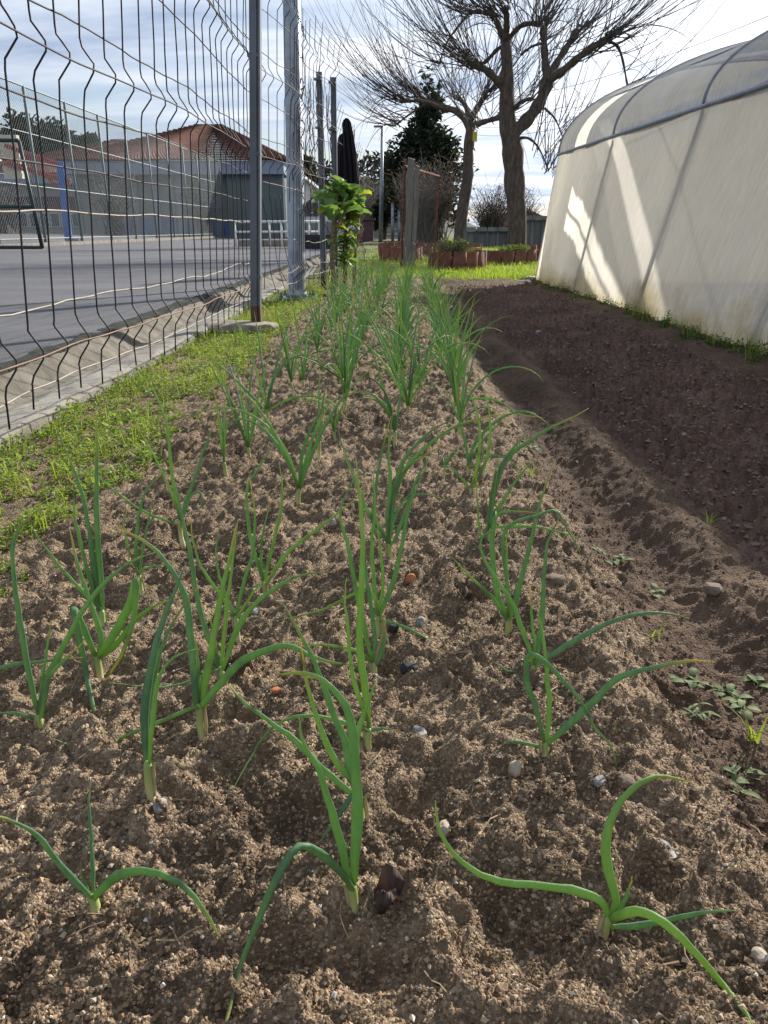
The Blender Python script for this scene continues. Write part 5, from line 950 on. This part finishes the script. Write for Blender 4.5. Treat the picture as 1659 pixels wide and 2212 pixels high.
b = A(828, 505, 46); b[2] = 0; clumps('clipped_cypress', 'small dark rounded cypress behind the thin lamp pole', 'tree', b, [lobe(822, 470, 46, 15, 26), lobe(836, 440, 46, 16, 35)], 2600, (.15, .34), M_ever, 5, .15)
def bare_bush(name, label, px_, Y, w_, h_, n, seed, mat=M_twig2, leaves=0, r0=.02, group=None):
    b = A(px_[0], px_[1], Y); b[2] = max(0, min(b[2], .1)); rs = random.Random(seed); root = thing(name, b, label, 'bush', group); mb = MB(); P = []
    for k in range(n):
        a = rs.uniform(0, 6.28); W = w_ * Y / FOC; H = h_ * Y / FOC; q = b + np.array((rs.gauss(0, .15 * W), rs.gauss(0, .2 * W), 0)); tip = b + np.array((math.cos(a) * W * rs.random() ** .6, math.sin(a) * W * rs.random() ** .6, H * rs.uniform(.45, 1.05))); mid = (q + tip) / 2 + np.array((rs.gauss(0, .1 * W), rs.gauss(0, .1 * W), .12 * H)); C = curve([q, mid, tip], 7); mb.tube(C, np.linspace(r0, r0 * .25, 7), 3, 1, False)
        for j in range(3):
            s_ = C[rs.randint(2, 6)]; d = np.array((rs.gauss(0, 1), rs.gauss(0, 1), rs.gauss(.4, .7))); d /= np.linalg.norm(d); l = H * rs.uniform(.1, .28); mb.tube([s_, s_ + d * l * .5 + np.array((0, 0, .02)), s_ + d * l], [r0 * .45, r0 * .35, r0 * .15], 3, 1, False); P.append(s_ + d * l * .6); P.append(s_ + d * l)
    mb.build('branches', mat, root)
    if leaves: P = np.array(P); r = np.random.default_rng(seed); P = P[r.integers(0, len(P), leaves)] + r.normal(0, .12, (leaves, 3)); o = leaf_cloud('foliage', P - b, (.08, .2), M_brown, None, seed, .9, .6); o.parent = root; o['kind'] = 'stuff'
    return root
bare_bush('bare_shrub', 'tangled bare shrub with dry brown leaves right behind the garden gate', (930, 515), 34, 75, 150, 230, 2, leaves=700)
bare_bush('bare_shrub', 'tall twiggy shrub with dry leaves left behind the wooden post', (890, 515), 36, 45, 130, 150, 3, leaves=500)
bare_bush('bare_shrub', 'fine bare bush between the two pollarded trees', (1060, 520), 34, 60, 110, 200, 4)
bare_bush('bare_shrub', 'bare bush right of the smaller pollarded tree before the concrete fence', (1120, 525), 36, 50, 100, 150, 5)
bare_bush('bare_tree', 'far bare tree above the kale, before the wooded hill', (800, 520), 60, 60, 110, 170, 6, r0=.035)
bare_bush('bare_tree', 'leafless tree in front of the long hall wall', (250, 505), 52, 60, 130, 60, 7, mat=M_twig, r0=.05)
bare_bush('bare_tree', 'leafless tree at the left end of the hall', (20, 500), 50, 60, 110, 60, 8, mat=M_twig, r0=.05)
bare_bush('bare_tree', 'leafless tree before the green hall wall', (440, 505), 58, 45, 110, 50, 9, mat=M_twig, r0=.05)
bare_bush('poplar_tree', 'thin bare poplar rising behind the hall roof peak', (408, 330), 95, 16, 95, 60, 10, r0=.05)
for i, (x, y, wd, h_, lb) in enumerate(((42, 300, 30, 40, 'eucalyptus tree at the far left above the court'), (112, 310, 38, 36, 'broad eucalyptus tree left of the hall roof'), (150, 325, 22, 26, 'low eucalyptus crown touching the hall roof'), (192, 315, 17, 14, 'small eucalyptus top peeping over the hall roof'), (498 + 0, 0, 0, 0, None))):
    if not lb: continue
    Yt = 130; b = A(x, 495, Yt); b[2] = 0; clumps('eucalyptus_tree', lb, 'tree', b, [lobe(x, y, Yt, wd * .8, h_ * .9), lobe(x - wd * .5, y + h_ * .35, Yt, wd * .6, h_ * .7), lobe(x + wd * .5, y + h_ * .3, Yt, wd * .6, h_ * .7), lobe(x, y + h_ * .9, Yt, wd * .9, h_ * .7)], 3600, (.7, 1.5), M_euc, 30 + i, .5, thin=.08, cl=.2)
b = A(662, 495, 90); b[2] = 0; clumps('spruce_tree', 'small spruce peeping over the white building', 'tree', b, [lobe(662, 362, 90, 4, 14), lobe(662, 380, 90, 8, 12), lobe(662, 400, 90, 11, 12)], 900, (.5, 1.1), M_ever, 44, .2)
# wooded hill
def hillz(X, Y): return -1 + 24 * sst(170, 330, Y) * (.7 + .3 * pnoise(X / 90, Y / 90, 3)) * sst(-240, -60, X) * sst(40, -10, X)
M_hill = pmat('woodland_ground', (.06, .06, .045), (.04, .045, .035), rough=1, scale=.05)
sheet('hill', -400, 420, 160, 420, 0, M_hill, 50, 30, hillz, 'wooded hill in the distance')
r = np.random.default_rng(8); n = 9000; X = r.uniform(-120, 10, n); Y = r.uniform(175, 330, n); Z = hillz(X, Y) + r.random(n) ** .7 * (5 + 3 * pnoise(X / 6, Y / 6, 4)); leaf_cloud('far_woodland', np.stack([X, Y, Z], 1), (1.2, 3.4), pmat('far_wood', (.075, .078, .075), (.045, .05, .052), scale=.06, rough=1), 'far winter woodland on the hill', 9, 1.2, .45)

# ------------------------------------------------------------------ lamp pole, slab fence, little house on the right
g = A(822, 527, 36); tp = A(826, 272, 36); lp = thing('lamp_pole', (g[0], 36, 0), 'thin grey lamp pole in front of the evergreen', 'lamp pole')
mb = MB(); mb.tube([(g[0], 36, -.1), (tp[0], 36, tp[2])], [.11, .06], 10); mb.build('pole', M_galv, lp, True); mb = MB(); mb.box((tp[0] - .16, 36, tp[2] - .02), (.42, .14, .08), bev=.02); mb.build('lamp_head', M_galv, lp)
for x_, h_, lb in ((848, 440, 'short grey pole behind the gate, nearer the lamp pole'), (862, 455, 'short grey pole behind the gate, further from the lamp pole')):
    a = A(x_, 525, 42); q = A(x_, h_, 42); mb = MB(); mb.tube([(a[0], 42, -.1), (q[0], 42, q[2])], .08, 8); mb.tube([(q[0], 42, q[2]), (q[0], 42, q[2] + .05)], [.095, .05], 8); o = mb.build('steel_pole', M_galv, None, True); tag(o, lb, 'pole')
M_slab = pmat('stained_slab', (.20, .20, .20), (.10, .105, .11), rough=.9, scale=2.5, stretch=(3, 3, .35), detail=6)
def slab_fence(name, label, Y, x0, x1, ytop, n, cap, mat, pd=.06):
    a = A(x0, 520, Y); c = A(x1, 520, Y); zt = A(x0, ytop, Y)[2]; root = thing(name, ((a[0] + c[0]) / 2, Y, 0), label, 'fence'); W = (c[0] - a[0]) / n
    for k in range(n):
        mb = MB(); mb.box((a[0] + (k + .5) * W, Y, zt / 2), (W - .12, pd, zt)); mb.build('slab', mat, root); mb = MB(); mb.box((a[0] + k * W, Y, zt / 2 + .02), (.10, .13, zt + .04)); mb.build('post', mat, root)
        if cap: mb = MB(); mb.box((a[0] + (k + .5) * W, Y, zt + .07), (W - .02, .34, .13), taper=.8); mb.build('coping', mat, root)
    return root
slab_fence('slab_fence', 'grey stained concrete slab fence behind the bare trees', 27, 1005, 1190, 500, 8, True, M_slab)
slab_fence('slab_fence', 'higher concrete slab fence right of the big tree, before the red gabled house', 26, 1125, 1215, 476, 4, True, M_slab)
# picket fence at the far left of the meadow
M_pick = pmat('grey_picket', (.30, .29, .27), (.2, .19, .18), rough=.9, scale=4)
a = A(780, 510, 50); c = A(880, 510, 50); pf = thing('picket_fence', ((a[0] + c[0]) / 2, 50, 0), 'long grey picket fence far behind the kale', 'fence'); zt = A(800, 482, 50)[2]
for k in range(44): mb = MB(); x_ = a[0] + (c[0] - a[0]) * k / 43; mb.box((x_, 50, zt / 2), (.055, .03, zt)); mb.build('picket', M_pick, pf)
for z in (.25, zt - .15): mb = MB(); mb.box(((a[0] + c[0]) / 2, 50.03, z), (c[0] - a[0], .03, .08)); mb.build('rail', M_pick, pf)
b = A(792, 512, 44); mb = MB(); mb.box((b[0], 44, .55), (.75, .75, 1.1)); mb.box((b[0], 44, 1.15), (.95, .95, .10)); mb.tube([(b[0], 44, 1.2), (b[0], 44, 1.45)], [.36, .30], 10); o = mb.build('brick_pillar', pmat('dark_brick', (.13, .075, .07), (.09, .06, .06), rough=.9, scale=6), None); tag(o, 'squat dark brick pillar with a cap in front of the picket fence', 'pillar')
M_redpaint = pmat('red_gable_board', (.30, .04, .03), rough=.7); M_tile = pmat('roof_tile', (.22, .105, .080), (.15, .072, .056), rough=.9, scale=2.2, orand=.05, detail=8, third=(.29, .16, .12), hi=.75); M_grw = pmat('grey_render', (.30, .30, .29), (.24, .24, .24), rough=.9, scale=1)
Yh = 40; p0, p1 = A(1085, 500, Yh), A(1235, 500, Yh); pk = A(1140, 455, Yh); ev = A(1235, 497, Yh)[2]; hs = thing('gabled_house', ((p0[0] + p1[0]) / 2, Yh, 0), 'small grey house with a red gable board and tiled roof right of the big tree', 'house')
mb = MB(); mb.add([(p0[0], Yh, -.1), (p1[0], Yh, -.1), (p1[0], Yh, ev), (pk[0], Yh, pk[2] - .05), (p0[0], Yh, ev), (p0[0], Yh + 9, -.1), (p1[0], Yh + 9, -.1), (p1[0], Yh + 9, ev), (pk[0], Yh + 9, pk[2] - .05), (p0[0], Yh + 9, ev)], [(0, 1, 2, 3, 4), (9, 8, 7, 6, 5), (1, 6, 7, 2), (5, 0, 4, 9)]); mb.build('wall', M_grw, hs)
def rooftiles(parent, corners, nu, nv, amp, mat, name='roof'):
    """corners: eave left, eave right, top right, top left; overlapping wavy courses"""
    a, b_, c_, d_ = [np.array(q, float) for q in corners]; nrm = np.cross(b_ - a, d_ - a); nrm /= np.linalg.norm(nrm); nrm *= np.sign(nrm[2] + 1e-9); uu = np.linspace(0, 1, nu * 4 + 1); V = []; F = []; n = 0
    for j in range(nv):
        for f, lift in ((j / nv, amp * 1.1), ((j + 1.08) / nv, 0)):
            f = min(f, 1); l = a + (d_ - a) * f; r_ = b_ + (c_ - b_) * f
            for i, u in enumerate(uu): V.append(l + (r_ - l) * u + nrm * (lift + amp * math.sin(i * math.pi / 2 * 1.0)))
        m = len(uu); F += [(n + i, n + i + 1, n + m + i + 1, n + m + i) for i in range(m - 1)]; n += 2 * m
    off = parent_loc(parent); o = bpy.data.objects.new(name, mesh_np(name, np.array(V) - off, np.array(F), mat, False)); return link(o, parent)
rooftiles(hs, [(p1[0] + .3, Yh - .3, ev - .12), (p1[0] + .3, Yh + 9.3, ev - .12), (pk[0], Yh + 9.3, pk[2]), (pk[0], Yh - .3, pk[2])], 40, 14, .03, M_tile); rooftiles(hs, [(p0[0] - .3, Yh + 9.3, ev - .12), (p0[0] - .3, Yh - .3, ev - .12), (pk[0], Yh - .3, pk[2]), (pk[0], Yh + 9.3, pk[2])], 40, 14, .03, M_tile)
for s_ in ((p0[0] - .3, ev - .2), (p1[0] + .3, ev - .2)): mb = MB(); mb.add([(s_[0], Yh - .32, s_[1] - .1), (s_[0], Yh - .32, s_[1] + .1), (pk[0], Yh - .32, pk[2] + .02), (pk[0], Yh - .32, pk[2] - .32), (s_[0], Yh - .26, s_[1] - .1), (s_[0], Yh - .26, s_[1] + .1), (pk[0], Yh - .26, pk[2] + .02), (pk[0], Yh - .26, pk[2] - .32)], [(0, 1, 2, 3), (7, 6, 5, 4), (0, 3, 7, 4), (1, 5, 6, 2)]); mb.build('gable_board', M_redpaint, hs)

# ------------------------------------------------------------------ the school yard on the left: hall, court fence, goal, rails
M_hall = pmat('grey_green_render', (.25, .275, .265), (.20, .22, .215), rough=.9, scale=.5); M_hall2 = pmat('dark_green_render', (.16, .20, .19), (.14, .175, .168), rough=.9, scale=.5); M_blue = pmat('blue_grey_fascia', (.27, .32, .41), (.23, .27, .35), rough=.8, scale=.6); M_bband = pmat('blue_plinth', (.10, .18, .36), (.14, .2, .32), rough=.8, scale=1); M_glass = pmat('dark_window', (.03, .035, .04), rough=.15, spec=.6); M_white = pmat('white_paint', (.72, .72, .70), (.62, .62, .60), rough=.6, scale=2); M_dkred = pmat('dark_red_panel', (.10, .035, .03), rough=.8)
Yb = 60
def AX(x, Y=Yb): return A(x, 495, Y)[0]
def AZ(y, x=400, Y=Yb): return A(x, y, Y)[2]
hall = thing('sports_hall', (AX(400), Yb, 0), 'long grey-green hall with a hipped red tile roof and blue-grey fascia', 'building')
ez = AZ(378, 560); rz_ = AZ(288, 435)
mb = MB(); mb.box(((AX(170) + AX(500)) / 2, Yb + 6, ez / 2), (AX(500) - AX(170), 12, ez)); mb.build('wall', M_hall, hall)
mb = MB(); mb.box(((AX(500) + AX(618)) / 2 + .002, Yb + 5.7, ez / 2), (AX(618) - AX(500), 12.6, ez)); mb.build('end_wall', M_hall2, hall)
mb = MB(); mb.box(((AX(166) + AX(623)) / 2, Yb + 5.9, ez + .42), (AX(623) - AX(166), 14.2, .86)); mb.build('fascia', M_blue, hall)
for k, x in enumerate((235, 300, 345, 395, 450)): mb = MB(); mb.box((AX(x), Yb - .12, ez / 2), (.45, .28, ez)); mb.build('pilaster', M_blue if k > 1 else M_hall, hall)
mb = MB(); mb.box(((AX(230) + AX(500)) / 2, Yb - .16, .75), (AX(500) - AX(230), .06, 1.3)); mb.build('plinth', M_bband, hall)
mb = MB(); mb.tube([(AX(620), Yb - .75, .1), (AX(620), Yb - .75, ez)], .08, 8); mb.build('downpipe', M_white, hall)
xl, xr, xm = AX(166) - .4, AX(623) + .4, AX(435); yf, yk = Yb - 1.5, Yb + 13.5; zt = ez + .88; ym = (yf + yk) / 2; xa, xb_ = xm - 1.0, xm + .6
rooftiles(hall, [(xl, yf, zt), (xr, yf, zt), (xb_, ym, rz_ + 1.2), (xa, ym, rz_ + 1.2)], 70, 26, .085, M_tile); rooftiles(hall, [(xr, yf, zt), (xr, yk, zt), (xb_, ym, rz_ + 1.2), (xb_, ym, rz_ + 1.2)], 60, 26, .085, M_tile); rooftiles(hall, [(xr, yk, zt), (xl, yk, zt), (xa, ym, rz_ + 1.2), (xb_, ym, rz_ + 1.2)], 70, 20, .05, M_tile); rooftiles(hall, [(xl, yk, zt), (xl, yf, zt), (xa, ym, rz_ + 1.2), (xa, ym, rz_ + 1.2)], 60, 20, .05, M_tile)
Y2 = 66; an = thing('annex_building', (A(100, 495, Y2)[0], Y2, 0), 'lower grey annex with a tiled hip roof left of the hall', 'building')
x0_, x1_ = A(-60, 495, Y2)[0], A(235, 495, Y2)[0]; e2 = A(120, 378, Y2)[2]; r2 = A(225, 312, Y2)[2]
mb = MB(); mb.box(((x0_ + x1_) / 2, Y2 + 6, e2 / 2), (x1_ - x0_, 12, e2)); mb.build('wall', M_grw, an); mb = MB(); mb.box(((x0_ + x1_) / 2, Y2 + 5.8, e2 - .3), (x1_ - x0_ + 1, 13.2, .7)); mb.build('fascia', M_blue, an)
xm2 = A(222, 495, Y2)[0]; rooftiles(an, [(x0_ - .5, Y2 - 1, e2 + .06), (x1_ + 2.5, Y2 - 1, e2 + .06), (xm2 + .3, Y2 + 7, r2 + 1), (xm2 - .3, Y2 + 7, r2 + 1)], 70, 22, .085, M_tile); rooftiles(an, [(x1_ + 2.5, Y2 - 1, e2 + .06), (x1_ + 2.5, Y2 + 15, e2 + .06), (xm2 + .3, Y2 + 7, r2 + 1), (xm2 + .3, Y2 + 7, r2 + 1)], 50, 22, .085, M_tile)
mb = MB(); mb.box(((A(0, 495, Y2)[0] + A(190, 495, Y2)[0]) / 2, Y2 - .05, 2.6), (A(190, 495, Y2)[0] - A(0, 495, Y2)[0], .12, 1.0)); mb.build('red_band', M_dkred, an)
for k in range(8):
    xx = A(8 + k * 23, 495, Y2)[0]; mb = MB(); mb.box((xx, Y2 - .04, 1.35), (.75, .1, 1.1)); w_ = mb.build('window', M_white, an); mb = MB(); mb.box((xx, Y2 - .10, 1.35), (.63, .03, .98)); mb.build('pane', M_glass, w_)
wb = thing('white_building', (A(670, 495, 52)[0], 52, 0), 'white building end with a sloping roof edge seen behind the fence and kale', 'building'); a0, a1 = A(632, 495, 52)[0], A(790, 495, 52)[0]; za, zb = A(640, 366, 52)[2], A(705, 432, 52)[2]
mb = MB(); mb.add([(a0, 52, 0), (a1, 52, 0), (a1, 52, zb - 1.5), (A(705, 432, 52)[0], 52, zb), (a0, 52, za), (a0, 62, 0), (a1, 62, 0), (a1, 62, zb - 1.5), (A(705, 432, 52)[0], 62, zb), (a0, 62, za)], [(0, 1, 2, 3, 4), (9, 8, 7, 6, 5), (0, 4, 9, 5), (1, 6, 7, 2), (2, 7, 8, 3), (3, 8, 9, 4)]); mb.build('wall', M_white, wb)
mb = MB(); mb.box((A(680, 495, 52)[0], 51.9, .55), (A(720, 495, 52)[0] - A(640, 495, 52)[0], .2, 1.1)); mb.build('plinth', M_hall, wb)
q0 = np.array((a0 - .3, 51.7, za + .15)); q1 = np.array((A(705, 432, 52)[0], 51.7, zb + .12)); mb = MB(); mb.add([q0, q1, q1 + (0, 10.5, 0), q0 + (0, 10.5, 0), q0 + (0, 0, .2), q1 + (0, 0, .2), q1 + (0, 10.5, .2), q0 + (0, 10.5, .2)], [(0, 1, 2, 3), (7, 6, 5, 4), (0, 4, 5, 1), (1, 5, 6, 2), (3, 7, 4, 0)]); mb.build('roof', M_grw, wb)
for k in range(3): mb = MB(); mb.box((A(655 + 14 * k, 495, 52)[0], 51.95, A(655, 452, 52)[2]), (.35, .14, .8)); mb.build('window', M_glass, wb)
# chain-link court fence
M_gpost = pmat('green_grey_post', (.14, .18, .18), (.10, .13, .13), rough=.6, scale=2); M_link = pmat('grey_chain_link', (.22, .25, .25), (.18, .2, .2), rough=.6, scale=1)
cf = thing('court_fence', (-12, 40, .1), 'tall chain-link fence around the sports court', 'fence'); yy = [20.5] + [24.5 + 3.3 * k for k in range(11)]
for y in yy:
    mb = MB(); mb.tube([(-12, y, .05), (-12, y, 5.0)], .05, 8); mb.build('post', M_gpost, cf, True)
for z in (.35, 2.0, 3.6, 4.98): mb = MB(); mb.tube([(-12, 20.5, z), (-12, yy[-1], z)], .018 if z < 4.9 else .03, 5); mb.build('line_wire', M_link if z < 4.9 else M_gpost, cf)
mb = MB(); mb.tube([(-12, yy[-1], 4.98), (-26, yy[-1], 4.98)], .03, 5); mb.build('line_wire', M_gpost, cf)
for x in (-15.3, -18.6, -21.9, -25.2): mb = MB(); mb.tube([(x, yy[-1], .1), (x, yy[-1], 5)], .05, 6); mb.build('post', M_gpost, cf)
chain(cf, (-12, 20.5), (-12, yy[-1]), .15, 4.95, .16, .0045, M_link); chain(cf, (-12, yy[-1]), (-26, yy[-1]), .15, 4.95, .22, .0045, M_link)
mb = MB(); mb.box((-12, (20 + yy[-1]) / 2, .15), (.16, yy[-1] - 20, .14)); mb.build('kerb', M_conc, cf)
gt = thing('court_gate', A(42, 525, 23.8) * (1, 1, 0) + (0, 0, .1), 'dark green steel gate frame of the sports court at the left edge', 'gate'); gx0, gx1 = A(-25, 500, 23.8)[0], A(70, 500, 23.8)[0]; gz1 = A(40, 303, 23.8)[2]; lean = A(54, 303, 23.8)[0] - gx1
M_dgreen = pmat('dark_green_steel', (.035, .055, .055), (.03, .045, .045), rough=.5, scale=3)
for nm, P in (('stile', [(gx1 + .22, 23.8, .12), (gx1, 23.8, gz1)]), ('stile', [(gx0, 23.8, .12), (gx0, 23.8, gz1)]), ('top_rail', [(gx0, 23.8, gz1), (gx1, 23.8, gz1)]), ('middle_rail', [(gx0, 23.8, gz1 * .42), (gx1 + .12, 23.8, gz1 * .42)]), ('bottom_rail', [(gx0, 23.8, .14), (gx1 + .22, 23.8, .14)])): mb = MB(); mb.tube(P, .055, 8); mb.build(nm, M_dgreen, gt, True)
chain(gt, (gx0, 23.8), (gx1, 23.8), .15, gz1, .14, .004, M_link)
# basketball hoop stand: blue padded column and red lattice arms
M_bpad = pmat('blue_pad', (.035, .13, .42), (.025, .09, .32), rough=.6, scale=3); M_redst = pmat('red_lattice_steel', (.36, .075, .04), (.26, .06, .04), rough=.6, scale=3); M_cream = pmat('cream_board', (.58, .54, .42), (.5, .46, .36), rough=.7, scale=1)
Yk = 33; kb = A(147, 505, Yk); bs = thing('basketball_stand', (kb[0], Yk, .2), 'basketball stand with a blue padded column and red lattice arms', 'basketball stand'); kt = A(130, 350, Yk); mb = MB()
c0 = np.array((kb[0], Yk, .2)); c1 = np.array(kt); V = [c + np.array((u * .12, v * .12, 0)) for c in (c0, c1) for u, v in ((-1, -1), (1, -1), (1, 1), (-1, 1))]; mb.add(V, [(3, 2, 1, 0), (4, 5, 6, 7), (0, 1, 5, 4), (1, 2, 6, 5), (2, 3, 7, 6), (3, 0, 4, 7)]); mb.build('column', M_bpad, bs)
mb = MB(); mb.box((kb[0] + .25, Yk, .22), (.5, .5, .12)); mb.build('foot', M_steel, bs)
def beam(a, b, r_=.05, nm='arm'):
    mb = MB(); mb.tube([A(*a, Yk), A(*b, Yk)], r_, 6); mb.build(nm, M_redst, bs)
for off in (0, 5): beam((10, 312 + off * .7), (125, 353 + off), .05); beam((5, 345 + off * 1.6), (152, 391 + off), .06)
beam((80, 368), (125, 405), .04); beam((84, 367), (128, 404), .03); beam((125, 405), (152, 388), .04); beam((140, 385), (150, 400), .06, 'hinge')
mb = MB(); p0, p1 = A(-10, 290, Yk), A(30, 290, Yk); q = A(30, 385, Yk); mb.box(((p0[0] + p1[0]) / 2, Yk + .3, (p0[2] + q[2]) / 2), (p1[0] - p0[0], .25, p0[2] - q[2])); mb.build('backboard', M_cream, bs)
# white handrail and low kerb in the yard
wr2 = thing('white_handrail', (A(580, 525, 27)[0], 27, .1), 'white painted steel handrail in the yard behind the first post', 'railing'); xs_ = [A(x, 500, 27)[0] for x in (508, 548, 582, 608, 640, 668, 690)]; zt_ = A(560, 479, 27)[2]; zm = A(560, 501, 27)[2]
for z, r_ in ((zt_, .04), (zm, .035)): mb = MB(); mb.tube([(xs_[0], 27, z), (xs_[-1], 27, z)], r_, 8); mb.build('rail', M_white, wr2, True)
for x in xs_: mb = MB(); mb.tube([(x, 27, .08), (x, 27, zt_)], .035, 8); mb.build('post', M_white, wr2, True)
mb = MB(); mb.box((A(600, 525, 27.5)[0], 27.6, .2), (2.6, .5, .22), bev=.02); o = mb.build('concrete_step', M_conc, None); tag(o, 'low concrete step in the yard behind the white handrail', 'step')
mb = MB(); a_ = A(722, 505, 24); mb.box((a_[0] - .6, 24, .3), (1.3, .3, .4)); o = mb.build('dark_trough', pmat('dark_trough', (.03, .03, .035), rough=.7), None); tag(o, 'dark low trough behind the fence, left of the kale', 'trough')
# overhead cables
M_cable = pmat('cable', (.12, .125, .14), rough=.7)
for k, ((xa_, ya_), (xb2, yb2), lb) in enumerate((((1230, 150), (1700, -18), 'topmost overhead cable at the upper right'), ((1230, 200), (1700, 32), 'second overhead cable at the upper right'), ((1230, 218), (1700, 62), 'third overhead cable at the upper right'), ((1230, 236), (1700, 80), 'lowest overhead cable crossing behind the greenhouse roof'))):
    p = A(xa_, ya_, 60); q = A(xb2, yb2, 34); d = q - p; p = p - d * 1.2; q = q + d * .6; f = np.linspace(0, 1, 24)[:, None]; P = p + (q - p) * f - np.array((0, 0, 1.)) * (1.6 * 4 * f * (1 - f) - .5); mb = MB(); mb.tube(P, .016, 4, 1, False); o = mb.build('overhead_cable', M_cable, None); tag(o, lb, 'cable')
